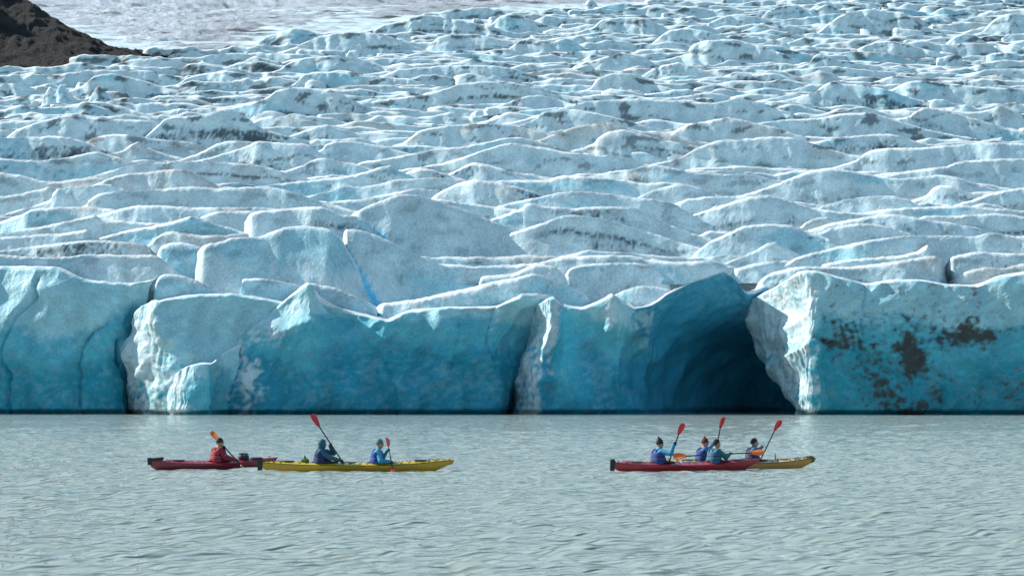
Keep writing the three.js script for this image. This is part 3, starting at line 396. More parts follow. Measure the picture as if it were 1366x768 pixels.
    if (o.cyan) mix3(col, [0.09, 0.62, 0.80], o.cyan(px, py, mid, fine) * onFace);
    mix3(col, [0.50, 0.68, 0.74], ss(0.25, 0.75, wisp * 0.7 + mid * 0.5 + 0.7 * fine) * 0.22 * onFace);  // frosty veils
    if (o.clearFrom) mix3(col, [0.05, 0.42, 0.66], ss(o.clearFrom, o.clearFrom + 12, px + 60 * mid + 24 * fine) * (0.86 + 0.5 * fine) * onFace);   // clear bubble-free ice of the cave block
    const sunTint = o.sunTint ? o.sunTint(px, py) : 0;  // whitened patches paint sunlight into the colour of flanks, shoulder and edges
    mix3(col, [0.66, 0.77, 0.80], ss(0.10, 0.62, Math.max(side * 0.52, sunTint * 0.62) + 0.55 * mid + 0.8 * fine + 0.25 * wisp - 0.14) * (Math.max(side, sunTint) > 0.02 ? 1 : 0));
    const ew = 0.55 * (o.edge || 3.2) * Math.max(0.15, 1 + 2.6 * mid + 1.2 * fine);
    mix3(col, RIND, f <= 1 ? 1 : 1 - ss(ew * 0.6, ew * 1.2, (f - 1) * sub * 1.0 * (o.edgeScale || 1)));
    if (f < 1) mix3(col, DUST, ss(0.05, 0.25, mid + 0.5 * fine) * 0.6);
    if (o.grit) mix3(col, [0.065, 0.05, 0.038], clamp(o.grit(px, py, mid, fine, wisp), 0, 0.93) * onFace);
    K[k] = col[0]; K[k + 1] = col[1]; K[k + 2] = col[2];
  }
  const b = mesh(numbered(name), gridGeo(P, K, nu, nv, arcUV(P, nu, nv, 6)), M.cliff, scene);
  tag(b, o.label, 'ice cliff', 'ice blocks of the calving front');
  return b;
}
const rail = (...a) => { const p = []; for (let i = 0; i < a.length; i += 3) p.push([a[i], a[i + 1], a[i + 2]]); return p; };
const W = 'w';
block('ice_cliff', [
  rail(-70, 345, 306.5, 0, 347, 306.5, 40, 348, 306.5, 78, 349, 306.5, 110, 364, 304.5, 150, 369, 303.5, 180, 370, 301.5, 205, 366, 301.5),
  rail(-70, 353, 289.5, 0, 354, 289, 40, 355, 288, 78, 357, 286.5, 110, 372, 286.5, 150, 376.5, 286.5, 180, 375.5, 286.5, 206, 371.5, 287.5),
  rail(-70, 420, 286, 0, 420, 285.5, 45, 420, 285, 85, 420, 284.5, 120, 420, 284.8, 145, 425, 284.7, 165, 430, 285.5, 190, 430, 288.5),
  rail(-70, 490, 284, 0, 490, 283.8, 45, 490, 283.3, 85, 490, 283.3, 120, 490, 283.5, 145, 490, 283.5, 166, 490, 285, 182, 490, 289.5),
  rail(-70, W, 283.1, 0, W, 282.9, 45, W, 282.5, 85, W, 282.5, 120, W, 282.9, 145, W, 282.9, 168, W, 284.5, 184, W, 289.5)],
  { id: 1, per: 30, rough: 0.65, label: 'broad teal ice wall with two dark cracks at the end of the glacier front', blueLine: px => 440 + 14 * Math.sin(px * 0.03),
    grooves: [{ p: [[52, 372], [48, 395], [22, 420], [8, 445], [2, 475], [12, 500], [10, 553]], w: 1.8, depth: 0.8 }, { p: [[142, 432], [122, 440], [112, 462], [106, 490], [108, 553]], w: 2, depth: 0.7 }, { p: [[160, 455], [160, 478], [170, 505], [174, 553]], w: 3, depth: 1.4 }] });
block('ice_cliff', [
  rail(200, 404, 292, 210, 397, 294, 222, 393, 295, 252, 388, 296, 292, 385, 296, 335, 388, 296, 382, 397, 296),
  rail(183, 411, 286, 193, 404, 282.5, 206, 401, 280, 240, 395, 280.3, 285, 391.5, 280.8, 330, 395, 281.2, 382, 405, 281.6),
  rail(174, 443, 286, 192, 441, 281.8, 213, 441, 278.8, 245, 441, 279.2, 285, 441, 279.5, 330, 441, 279.8, 382, 445, 280.2),
  rail(163, 474, 286, 190, 474, 281, 227, 474, 278, 250, 475, 278.5, 290, 475, 278.8, 330, 475, 279.2, 382, 480, 279.7),
  rail(176, 510, 286, 200, 510, 280.5, 238, 505, 277.6, 258, 510, 278.2, 290, 510, 278.5, 330, 510, 278.8, 382, 510, 279.2),
  rail(181, W, 286, 205, W, 280.3, 239, W, 277.5, 260, W, 278, 290, W, 278.4, 330, W, 278.8, 382, W, 279.2)],
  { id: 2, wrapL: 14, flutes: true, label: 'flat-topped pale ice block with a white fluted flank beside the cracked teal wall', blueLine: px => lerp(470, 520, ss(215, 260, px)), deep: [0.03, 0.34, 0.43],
    sunTint: (px, py) => px < 240 ? Math.exp(-(((py - 480 - (px - 205)) / 34) ** 2)) * 0.8 : 0, edge: 2.2 });
block('ice_cliff', [
  rail(250, 492, 288, 258, 486, 288, 268, 482, 288, 284, 482, 288, 299, 468, 288, 322, 456, 288),
  rail(237, 500, 276.8, 246, 490, 274.8, 262, 484, 274.1, 281, 484, 274.4, 297, 470, 278, 320, 458, 278.8),
  rail(230, 518, 276.8, 243, 517, 273.8, 262, 517, 273.1, 281, 517, 273.4, 293, 517, 277.6, 320, 512, 278.3),
  rail(229, W, 276.8, 243, W, 273.6, 262, W, 272.8, 281, W, 273.2, 296, W, 277.2, 345, W, 277.9)],
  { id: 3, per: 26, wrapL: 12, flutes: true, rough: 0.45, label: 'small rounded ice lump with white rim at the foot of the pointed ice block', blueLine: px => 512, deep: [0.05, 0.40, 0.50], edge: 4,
    cyan: (px, py, m, f) => ss(8, 1, Math.abs(px - 281 + m * 9 + f * 4 + (py - 510) * 0.06)) * ss(480, 490, py + 8 * m) * 0.6 });
block('ice_cliff', [
  rail(330, 458, 290, 345, 436, 290, 368, 409, 291, 392, 388, 292, 415, 376, 292, 428, 390, 292, 457, 405, 292, 492, 413, 291, 519, 418, 290, 547, 407, 291, 600, 402, 292, 660, 400, 293, 687, 390, 293, 704, 385, 294, 737, 389, 295),
  rail(314, 463, 280.5, 335, 440, 280.2, 362, 413, 280.2, 388, 391, 280.2, 411, 378, 280.2, 424, 396, 280.2, 455, 411, 280, 490, 420, 279.5, 517, 428, 279, 545, 415, 279.5, 600, 410, 280, 660, 409, 280.5, 685, 398, 281, 702, 391.5, 282, 740, 394.5, 284),
  rail(309, 478, 280, 330, 466, 278.4, 355, 450, 277.8, 385, 436, 277.8, 411, 428, 277.8, 430, 440, 277.9, 460, 450, 278, 490, 456, 278, 517, 460, 278, 545, 455, 278.2, 600, 450, 278.6, 650, 450, 279.4, 676, 447, 280.8, 695, 442, 283, 716, 440, 288),
  rail(303, 503, 279.3, 332, 502, 277.4, 360, 500, 276.9, 385, 497, 276.9, 411, 495, 277, 435, 497, 277, 460, 500, 277.2, 490, 500, 277.3, 517, 500, 277.5, 545, 500, 277.6, 600, 497, 278, 645, 497, 278.8, 670, 495, 280.5, 690, 492, 284, 706, 490, 290),
  rail(296, W, 278.8, 326, W, 277.4, 362, W, 276.6, 392, W, 276.5, 414, W, 276.6, 437, W, 276.6, 462, W, 276.8, 490, W, 277, 517, W, 277.2, 545, W, 277.3, 600, W, 277.8, 640, W, 278.6, 664, W, 280.6, 684, W, 285, 702, W, 292)],
  { id: 4, wrapL: 12, label: 'long teal ice block with a sharp pointed summit and shoulder tinted sunlit white', blueLine: px => lerp(lerp(455, 425, ss(380, 480, px)), 440, ss(480, 600, px)), deep: [0.02, 0.32, 0.46], edge: 3,
    sunTint: (px, py) => Math.max(Math.exp(-(((px - 335) / 16) ** 2 + ((py - 498) / 26) ** 2)), 0.75 * Math.exp(-(((px - 360) / 22) ** 2 + ((py - 440) / 22) ** 2))),
    grooves: [{ p: [[425, 396], [440, 410], [470, 430]], w: 7, depth: 0.8 }, { p: [[604, 411], [612, 440], [606, 478], [596, 515]], w: 1.6, depth: 0.5 }, { p: [[660, 410], [652, 445], [660, 480]], w: 1.8, depth: 0.6 }, { p: [[470, 440], [500, 465], [525, 500], [530, 553]], w: 2.2, depth: 0.4 }, { p: [[560, 470], [600, 486], [640, 488]], w: 1.6, depth: 0.35 }] });
const cliffCrack = px => 430 + 25 * ss(740, 860, px);
block('ice_cliff', [
  rail(722, 408, 294, 728, 401, 294, 734, 395, 294, 742, 392, 294, 752, 399, 294, 776, 402, 294, 802, 395, 293, 819, 388, 293, 834, 397, 293, 848, 402, 294, 870, 444, 350, 890, 432, 350, 926, 417, 350, 953, 409, 350, 968, 405, 350, 981, 410, 350, 1000, 412, 350, 1040, 408, 350, 1110, 408, 350),
  rail(708, 413, 286, 716, 406, 282.5, 726, 400, 280.5, 738, 397, 279.4, 748, 406, 279.2, 775, 410.5, 278.6, 800, 402, 278.2, 817, 392, 278, 832, 404, 278.4, 846, 409.5, 279, 868, 405, 280.6, 888, 392, 281.2, 925, 375, 282, 952, 366, 282.8, 967, 362, 283.3, 980, 371, 284.5, 996, 388, 287, 1040, 374, 293.5, 1110, 370, 299.5),
  rail(701, 450, 286, 712, 450, 281.5, 724, 450, 278.8, 733, 450, 277.5, 748, 445, 278.4, 775, 445, 278, 800, 445, 277.8, 818, 445, 277.6, 832, 445, 278.2, 847, 443, 280, 868, 438, 282.8, 888, 432, 285, 925, 428, 288, 952, 426, 290, 970, 426, 291, 988, 428, 292.5, 1010, 432, 294, 1045, 430, 297, 1110, 430, 300),
  rail(694, 500, 286, 703, 500, 281, 713, 500, 278.8, 724, 500, 277.8, 745, 500, 278.4, 775, 500, 278, 800, 500, 277.6, 818, 500, 277.5, 832, 500, 278.2, 849, 498, 282, 870, 490, 287.5, 892, 484, 292, 930, 478, 298, 958, 474, 303, 980, 474, 306, 1002, 476, 308, 1030, 480, 308, 1060, 484, 306, 1110, 480, 302),
  rail(690, W, 286, 698, W, 281, 708, W, 278.6, 722, W, 277.9, 745, W, 278.4, 775, W, 277.9, 800, W, 277.4, 818, W, 277.3, 832, W, 278, 851, W, 283.5, 874, W, 291, 897, W, 297, 935, W, 306, 965, W, 313, 992, W, 317, 1018, W, 318, 1045, W, 314, 1075, W, 308, 1110, W, 303)],
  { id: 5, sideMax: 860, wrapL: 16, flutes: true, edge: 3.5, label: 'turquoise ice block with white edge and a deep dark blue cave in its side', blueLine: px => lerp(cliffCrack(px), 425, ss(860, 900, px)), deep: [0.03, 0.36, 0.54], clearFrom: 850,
    cyan: (px, py, m, f) => Math.max(0, ss(732, 748, px + 14 * m) * ss(792, 748, px + 22 * m + 8 * f) * 0.7),
    sunTint: (px, py) => Math.max(Math.exp(-(((px - 816) / 9) ** 2 + ((py - 412) / 20) ** 2)), Math.exp(-(((px - 738 + (py - 430) * 0.12) / 5) ** 2)) * ss(505, 470, py)) });
const blot = (px, py, x, y, rx, ry) => Math.exp(-(((px - x) / rx) ** 2 + ((py - y) / ry) ** 2));
block('ice_cliff', [
  rail(1012, 397, 302, 1034, 384, 300, 1056, 370, 295, 1074, 360, 294, 1090, 357, 294, 1114, 361, 294, 1140, 367, 294, 1162, 371, 294, 1190, 367, 294, 1225, 366, 294, 1265, 372, 294, 1303, 372, 294, 1330, 363, 294, 1366, 357, 294, 1430, 357, 294),
  rail(996, 405, 293, 1020, 391, 287, 1045, 377, 283, 1066, 363.5, 277.6, 1087, 360.5, 276.6, 1112, 368, 276.5, 1140, 375, 276.5, 1162, 379, 276.5, 1190, 374, 276.5, 1225, 373, 276.5, 1265, 380, 276.5, 1303, 380, 276.5, 1330, 370, 277, 1366, 363, 277, 1430, 362, 277),
  rail(1001, 434, 293, 1024, 424, 286, 1054, 414, 281.5, 1080, 412, 275.4, 1092, 412, 274.6, 1115, 414, 274.8, 1140, 415, 275, 1165, 415, 275, 1192, 415, 275, 1225, 415, 275.2, 1265, 418, 275.2, 1303, 418, 275.3, 1330, 415, 275.5, 1366, 412, 275.6, 1430, 412, 275.6),
  rail(1018, 473, 291, 1037, 468, 285.5, 1060, 461, 278, 1076, 455, 275, 1085, 452, 274, 1110, 455, 274.4, 1140, 458, 274.5, 1165, 458, 274.6, 1192, 458, 274.6, 1225, 458, 274.7, 1265, 460, 274.7, 1303, 460, 274.8, 1330, 458, 275, 1366, 456, 275.1, 1430, 456, 275.1),
  rail(1046, 513, 286, 1056, 510, 279.5, 1068, 506, 276.4, 1079, 502, 274.5, 1086, 500, 273.8, 1110, 502, 274, 1140, 504, 274.1, 1165, 504, 274.2, 1192, 504, 274.3, 1225, 504, 274.3, 1265, 505, 274.3, 1303, 505, 274.4, 1330, 503, 274.8, 1366, 500, 275, 1430, 500, 275),
  rail(1076, W, 277.5, 1077.5, W, 276.3, 1079, W, 275, 1082, W, 274, 1088, W, 273.5, 1110, W, 273.8, 1140, W, 273.9, 1165, W, 274, 1192, W, 274.1, 1225, W, 274.1, 1265, W, 274.1, 1303, W, 274.3, 1330, W, 275.5, 1366, W, 276, 1430, W, 276)],
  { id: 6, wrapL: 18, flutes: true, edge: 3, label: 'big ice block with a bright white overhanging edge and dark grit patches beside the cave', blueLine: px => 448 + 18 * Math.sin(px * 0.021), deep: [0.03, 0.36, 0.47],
    sunTint: (px, py) => px < 1092 ? 0.55 : 0.25 * ss(420, 385, py),
    grooves: [{ p: [[1086, 448], [1096, 452], [1112, 462]], w: 4, depth: 0.9 }, { p: [[1150, 380], [1156, 420], [1148, 460], [1160, 500]], w: 1.6, depth: 0.45 }, { p: [[1255, 380], [1248, 430], [1262, 480], [1256, 553]], w: 1.8, depth: 0.5 }, { p: [[1120, 425], [1180, 418], [1240, 424], [1330, 415]], w: 1.6, depth: 0.35 }],
    grit: (px, py, m, f, w) => { const s = 1.15 * blot(px, py, 1214, 462, 18, 20) + 1.1 * blot(px, py, 1226, 488, 17, 16) + 1.2 * blot(px, py, 1290, 443, 17, 15) + 1.0 * blot(px, py, 1322, 449, 14, 7) + 0.7 * blot(px, py, 1262, 455, 18, 12) + 0.62 * blot(px, py, 1165, 478, 26, 34) + 0.75 * blot(px, py, 1225, 545, 32, 18) + 0.55 * blot(px, py, 1130, 450, 22, 16) + 0.5 * blot(px, py, 1190, 520, 30, 24) + 0.8 * blot(px, py, 1104, 456, 12, 5); return ss(0.30, 1.15, s + 1.0 * m + 1.5 * f + 0.4 * w - 0.04) * 0.96 * ss(1086, 1102, px); } });

// ---------------------------------------------------------------- hills at the glacier's edge
function terrain(name, rails, o) {
  const sub = o.sub || 40, per = o.per || 24, m = rails[0].length, nu = (m - 1) * per + 1, nv = (rails.length - 1) * sub + 1;
  const R = rails.map(r => r.map(p => at(p[0], p[1], p[2]).toArray()));
  const rows = R.map(r => { const out = []; for (let i = 0; i < nu; i++) { const s = Math.min(m - 2, Math.floor(i / per)), t = i / per - s; out.push(r[s].map((_, q) => tight(r[Math.max(0, s - 1)][q], r[s][q], r[s + 1][q], r[Math.min(m - 1, s + 2)][q], t))); } return out; });
  const P = new Float32Array(nu * nv * 3), K = new Float32Array(nu * nv * 3);
  for (let j = 0; j < nv; j++) { const s = Math.min(R.length - 2, Math.floor(j / sub)), t = j / sub - s;
    for (let i = 0; i < nu; i++) { const q = rows[s][i].map((_, k) => lerp(rows[s][i][k], rows[s + 1][i][k], t)), k = 3 * (j * nu + i);
      const rel = o.relief(q[0], q[1], q[2]); P[k] = q[0]; P[k + 1] = q[1] + rel; P[k + 2] = q[2] + rel * 0.5; const c = o.color(q[0], q[1], q[2]); K[k] = c[0]; K[k + 1] = c[1]; K[k + 2] = c[2]; } }
  const t = mesh(name, gridGeo(P, K, nu, nv, arcUV(P, nu, nv, 22)), o.mat || M.rock, scene); t.userData.kind = 'structure'; return t;
}
terrain('rock_hill', [
  rail(-460, 120, 770, -160, 96, 762, 0, 90, 765, 60, 87, 770, 110, 82, 775, 150, 76, 785, 195, 70, 800, 235, 66, 810),
  rail(-460, -60, 815, -160, 20, 800, 0, 50, 800, 50, 55, 800, 100, 60, 800, 140, 70, 800, 180, 73, 806, 220, 73, 814),
  rail(-460, -330, 860, -160, -100, 850, 0, -22, 845, 42, 1, 840, 84, 33, 832, 122, 51, 825, 150, 63, 815, 215, 70, 820),
  rail(-460, -180, 1000, -160, -75, 1000, 0, -10, 1000, 42, 12, 980, 84, 40, 960, 122, 58, 940, 150, 68, 900, 210, 72, 860)],
  { relief: (x, y, z) => 4 * fbm(x * 0.03, y * 0.03, z * 0.03, 5) + 2.4 * fbm(x * 0.11, y * 0.11, z * 0.08, 5) + 1.4 * ridged(x * 0.13, y * 0.04, z * 0.04, 4) - 1, color: (x, y, z) => { const a = fbm(x * 0.05, y * 0.09, z * 0.05, 5), c = [0.017, 0.016, 0.018]; mix3(c, [0.010, 0.010, 0.012], ss(-0.1, 0.15, a)); mix3(c, [0.036, 0.034, 0.034], ss(0.14, 0.3, a) * 0.7); return c; } });
terrain('scree_slope', [
  rail(-250, 113, 830, 100, 95, 835, 200, 85, 840, 240, 79, 850, 330, 62, 950, 450, 49, 1060, 560, 31, 1230, 640, 24, 1330, 730, 19, 1420, 900, 8, 1500),
  rail(-250, 40, 1100, 100, 45, 1080, 180, 42, 1080, 240, 38, 1100, 330, 33, 1150, 450, 26, 1230, 560, 12, 1350, 640, 7, 1430, 730, 2, 1500, 900, -9, 1600),
  rail(-250, 0, 1400, 100, 10, 1380, 180, 12, 1360, 240, 14, 1360, 330, 15, 1380, 450, 12, 1420, 560, 4, 1500, 640, -1, 1560, 730, -6, 1600, 900, -14, 1700),
  rail(-250, -130, 2000, 100, -120, 2000, 180, -110, 2000, 240, -100, 2000, 330, -80, 2000, 450, -80, 2000, 560, -80, 2000, 640, -80, 2000, 730, -80, 2000, 900, -80, 2000)],
  { mat: M.scree, sub: 60, per: 30, relief: (x, y, z) => 3.2 * fbm(x * 0.05, y * 0.05, z * 0.05, 5) + 2.2 * ridged(x * 0.1, y * 0.1, z * 0.05, 3) * ss(-60, -160, x),
    color: (x, y, z) => { const px = 683 + x / -z * FOCAL, a = fbm(x * 0.09, y * 0.16, z * 0.06, 5), b = fbm(x * 0.02 + y * 0.05, y * 0.12, z * 0.01, 4), c = [0.72, 0.79, 0.89]; mix3(c, [0.46, 0.50, 0.57], ss(0.04, 0.26, a)); mix3(c, [0.16, 0.17, 0.18], ss(0.2, 0.32, b + 0.4 * a)); return c; } });

// ---------------------------------------------------------------- the lake
{
  const waves = [], wind = 1.42;
  for (let i = 0; i < 64; i++) {
    const t = i / 63, lam = 0.2 * Math.pow(15, t * (0.94 + 0.06 * rnd())), th = wind + (rnd() + rnd() - 1) * 1.1, k = 2 * Math.PI / lam;
    waves.push([k * Math.cos(th), k * Math.sin(th), rnd() * 6.283, 0.0118 * lam * Math.exp(-0.5 * lam) * rr(0.5, 1.3), lam]);
  }
  const rowsD = [], colsU = [];
  rowsD.push(-600, -150, -20, 8, 18, 24);
  for (let i = 0; i < 620; i++) rowsD.push(27.5 * Math.pow(266 / 27.5, i / 619));
  rowsD.push(272, 290, 345);
  for (const u of [-8, -3, -1.2, -0.5, -0.32]) colsU.push(u);
  for (let i = 0; i < 410; i++) colsU.push(lerp(-0.245, 0.245, i / 409));
  for (const u of [0.32, 0.5, 1.2, 3, 8]) colsU.push(u);
  const nu = colsU.length, nv = rowsD.length, P = new Float32Array(nu * nv * 3), UV = new Float32Array(nu * nv * 2);
  for (let j = 0; j < nv; j++) {
    const d = rowsD[j], sp = j < 6 || j > nv - 4 ? 50 : Math.abs(rowsD[j + 1] - d), D = Math.max(Math.abs(d), 40);
    const act = waves.filter(w => w[4] > 2.2 * sp || (w[4] > 1.5 * sp && d > 60));
    for (let i = 0; i < nu; i++) {
      const x = colsU[i] * D, k = 3 * (j * nu + i); let y = 0;
      if (Math.abs(colsU[i]) < 0.25) { const gust = 0.75 + 0.9 * fbm(x * 0.09, d * 0.05, 1, 3), chop = 0.9 + 0.9 * fbm(x * 0.5, d * 0.35, 5, 2);
        for (const w of act) { const ph = w[0] * x + w[1] * d + w[2]; y += w[3] * (w[4] < 1 ? chop : gust) * (Math.sin(ph) + 0.22 * Math.cos(2 * ph)); } }
      P[k] = x; P[k + 1] = y; P[k + 2] = -d; UV[2 * (j * nu + i)] = x / 4; UV[2 * (j * nu + i) + 1] = d / 4;
    }
  }
  const water = mesh('lake_water', gridGeo(P, null, nu, nv, UV), M.water, scene); water.userData.kind = 'structure';
}
// ---------------------------------------------------------------- kayaks, paddlers, paddles
const BLACK = plain(0.012, 0.014, 0.016, 0.5), CORD = plain(0.02, 0.02, 0.022, 0.8), GREY = plain(0.30, 0.31, 0.32, 0.6), SKIRT = plain(0.025, 0.03, 0.045, 0.85);
function kayak(name, o) {
  const L = o.len, B = o.beam || 0.66, root = new THREE.Group(); root.name = numbered(name);
  const p = atWater(o.px, o.d, 0); root.position.copy(p); root.rotation.y = o.yaw; scene.add(root);
  const half = t => B / 2 * Math.pow(Math.max(0, Math.sin(Math.PI * Math.pow(t, 0.94))), 0.8) + 0.004;
  const sheer = t => 0.185 + 0.17 * Math.pow(Math.max(0, (t - 0.5) * 2), 2.4) + 0.10 * Math.pow(Math.max(0, (0.5 - t) * 2), 2.4);
  const keel = t => -0.10 + 0.34 * Math.pow(Math.max(0, (t - 0.84) / 0.16), 1.8) + 0.22 * Math.pow(Math.max(0, (0.12 - t) / 0.12), 2);
  const nt = 70, ns = 21;
  const build = (fn) => { const P = new Float32Array(nt * ns * 3); for (let j = 0; j < ns; j++) for (let i = 0; i < nt; i++) { const t = i / (nt - 1), q = fn(t, j / (ns - 1)); P.set([(t - 0.5) * L + (q[2] || 0), q[0], q[1]], 3 * (j * nt + i)); } return gridGeo(P, null, nt, ns); };
  const rake = (t, h) => 0.28 * Math.pow(Math.max(0, (t - 0.9) / 0.1), 1.5) * (h - 0.1) * 2 - 0.10 * Math.pow(Math.max(0, (0.06 - t) / 0.06), 1.5) * h;
  const hull = mesh('hull', build((t, v) => { const a = (v - 0.5) * Math.PI, zz = Math.sin(a), hh = Math.pow(Math.cos(a), 0.8), y = lerp(sheer(t), keel(t), hh); return [y, -half(t) * zz * (0.82 + 0.18 * (1 - hh)), rake(t, y)]; }), o.hull, root);
  mesh('deck', build((t, v) => { const z = 2 * v - 1, y = sheer(t) + 0.004 + 0.085 * (1 - Math.pow(Math.abs(z), 1.7)) * Math.min(1, half(t) * 5); return [y, half(t) * z, rake(t, y)]; }), o.deck, root);
  mesh('seam_strip', (() => { const g = []; for (const s of [-1, 1]) g.push(new THREE.TubeGeometry(new THREE.CatmullRomCurve3(Array.from({ length: 24 }, (_, i) => { const t = lerp(0.015, 0.985, i / 23); return new THREE.Vector3((t - 0.5) * L + rake(t, sheer(t)), sheer(t), s * (half(t) + 0.004)); })), 60, 0.010, 5)); return mergeGeometries(g); })(), o.seam || CORD, root);
  const top = t => sheer(t) + 0.088;
  for (const t of o.hatches || []) { const h = mesh('hatch_cover', new THREE.CylinderGeometry(0.145, 0.15, 0.03, 24).scale(1.35, 1, 0.85), o.hatchMat || BLACK, root); h.position.set((t - 0.5) * L, top(t) + 0.002, 0); }
  for (const t of o.cords || []) {
    const pts = []; for (let i = 0; i <= 4; i++) { const tt = t + (i / 4 - 0.5) * 0.075, s = i % 2 ? 1 : -1; pts.push(new THREE.Vector3((tt - 0.5) * L, sheer(tt) + 0.035, s * half(tt) * 0.8), new THREE.Vector3((tt + 0.009 - 0.5) * L, top(tt) + 0.012, 0)); }
    mesh('deck_cord', new THREE.TubeGeometry(new THREE.CatmullRomCurve3(pts, false, 'catmullrom', 0.2), 50, 0.011, 5), CORD, root);
  }
  for (const sx of o.seats) {
    const t = sx / L + 0.5, rim = mesh('cockpit_rim', new THREE.TorusGeometry(1, 0.05, 8, 40).rotateX(Math.PI / 2).scale(0.40, 0.5, 0.245), BLACK, root); rim.position.set(sx + 0.10, top(t) + 0.008, 0);
    const sk = mesh('spray_skirt', new THREE.LatheGeometry([[0.42, 0], [0.30, 0.02], [0.22, 0.05], [0.19, 0.12], [0.17, 0.16], [0.02, 0.17]].map(a => new THREE.Vector2(...a)), 32).scale(0.92, 1, 0.6), SKIRT, root); sk.position.set(sx + 0.06, top(t) + 0.012, 0);
  }
  { // rudder on the stern post
    const ru = new THREE.Group(); ru.name = 'rudder'; root.add(ru); ru.position.set(-L / 2 - 0.03, sheer(0) + 0.02, 0);
    const plate = (pts, th) => { const s = new THREE.Shape(pts.map(a => new THREE.Vector2(...a))); return new THREE.ExtrudeGeometry(s, { depth: th, bevelEnabled: true, bevelSize: 0.006, bevelThickness: 0.006, bevelSegments: 2 }).translate(0, 0, -th / 2); };
    mesh('rudder_head', plate([[-0.07, -0.14], [0.05, -0.14], [0.08, 0.02], [0.02, 0.09], [-0.08, 0.07]], 0.05), BLACK, ru);
    mesh('rudder_blade', o.rudderUp ? plate([[-0.06, -0.02], [0.0, 0.06], [0.42, 0.10], [0.46, 0.05], [0.40, 0.0], [0.06, -0.01]], 0.02) : plate([[-0.09, 0.06], [0.05, 0.06], [0.04, -0.42], [0.0, -0.48], [-0.10, -0.44]], 0.02), BLACK, ru);
  }
  for (const e of [0.03, 0.965]) { const g = mesh('carry_toggle', new THREE.CapsuleGeometry(0.018, 0.10, 4, 8).rotateX(Math.PI / 2), CORD, root); g.position.set((e - 0.5) * L, top(e) - 0.03, 0); }
  if (o.extra) o.extra(root, L, top, half, sheer);
  tag(root, o.label, 'kayak', 'sea kayaks on the lake'); return root;
}
// signed distance meshing
const mcMat = new THREE.MeshBasicMaterial();
function sdfMesh(f, c, half, res, colorOf) {
  const mc = new MarchingCubes(res, mcMat, false, false, 24000); mc.isolation = 0; let k = 0; const h = res / 2;
  for (let z = 0; z < res; z++) for (let y = 0; y < res; y++) for (let x = 0; x < res; x++) mc.field[k++] = -f(c[0] + half * (x - h) / h, c[1] + half * (y - h) / h, c[2] + half * (z - h) / h) * 100;
  mc.update();
  const n = mc.count, P = new Float32Array(n * 3), Nn = mc.normalArray.slice(0, n * 3), C = new Float32Array(n * 3);
  for (let i = 0; i < n; i++) { const x = c[0] + half * mc.positionArray[3 * i], y = c[1] + half * mc.positionArray[3 * i + 1], z = c[2] + half * mc.positionArray[3 * i + 2]; P[3 * i] = x; P[3 * i + 1] = y; P[3 * i + 2] = z; const q = colorOf ? colorOf(x, y, z) : [1, 1, 1]; C[3 * i] = q[0]; C[3 * i + 1] = q[1]; C[3 * i + 2] = q[2]; }
  let g = new THREE.BufferGeometry(); g.setAttribute('position', new THREE.BufferAttribute(P, 3)); g.setAttribute('normal', new THREE.BufferAttribute(Nn, 3)); g.setAttribute('color', new THREE.BufferAttribute(C, 3));
  g = mergeVertices(g, 1e-4); g.computeVertexNormals(); return g;
}
const cap = (x, y, z, a, b, ra, rb) => { const bx = b[0] - a[0], by = b[1] - a[1], bz = b[2] - a[2], L = bx * bx + by * by + bz * bz || 1e-9, t = clamp(((x - a[0]) * bx + (y - a[1]) * by + (z - a[2]) * bz) / L, 0, 1); return Math.hypot(x - a[0] - t * bx, y - a[1] - t * by, z - a[2] - t * bz) - lerp(ra, rb, t); };
const smin = (a, b, k) => { const h = Math.max(k - Math.abs(a - b), 0) / k; return Math.min(a, b) - h * h * k * 0.25; };
const ell = (x, y, z, c, r) => { const k = Math.hypot((x - c[0]) / r[0], (y - c[1]) / r[1], (z - c[2]) / r[2]); return (k - 1) * Math.min(r[0], r[1], r[2]); };
const bodyMat = new THREE.MeshPhysicalMaterial({ vertexColors: true, roughness: 0.75, sheen: 0.2 });
const SKIN = [0.42, 0.24, 0.17];
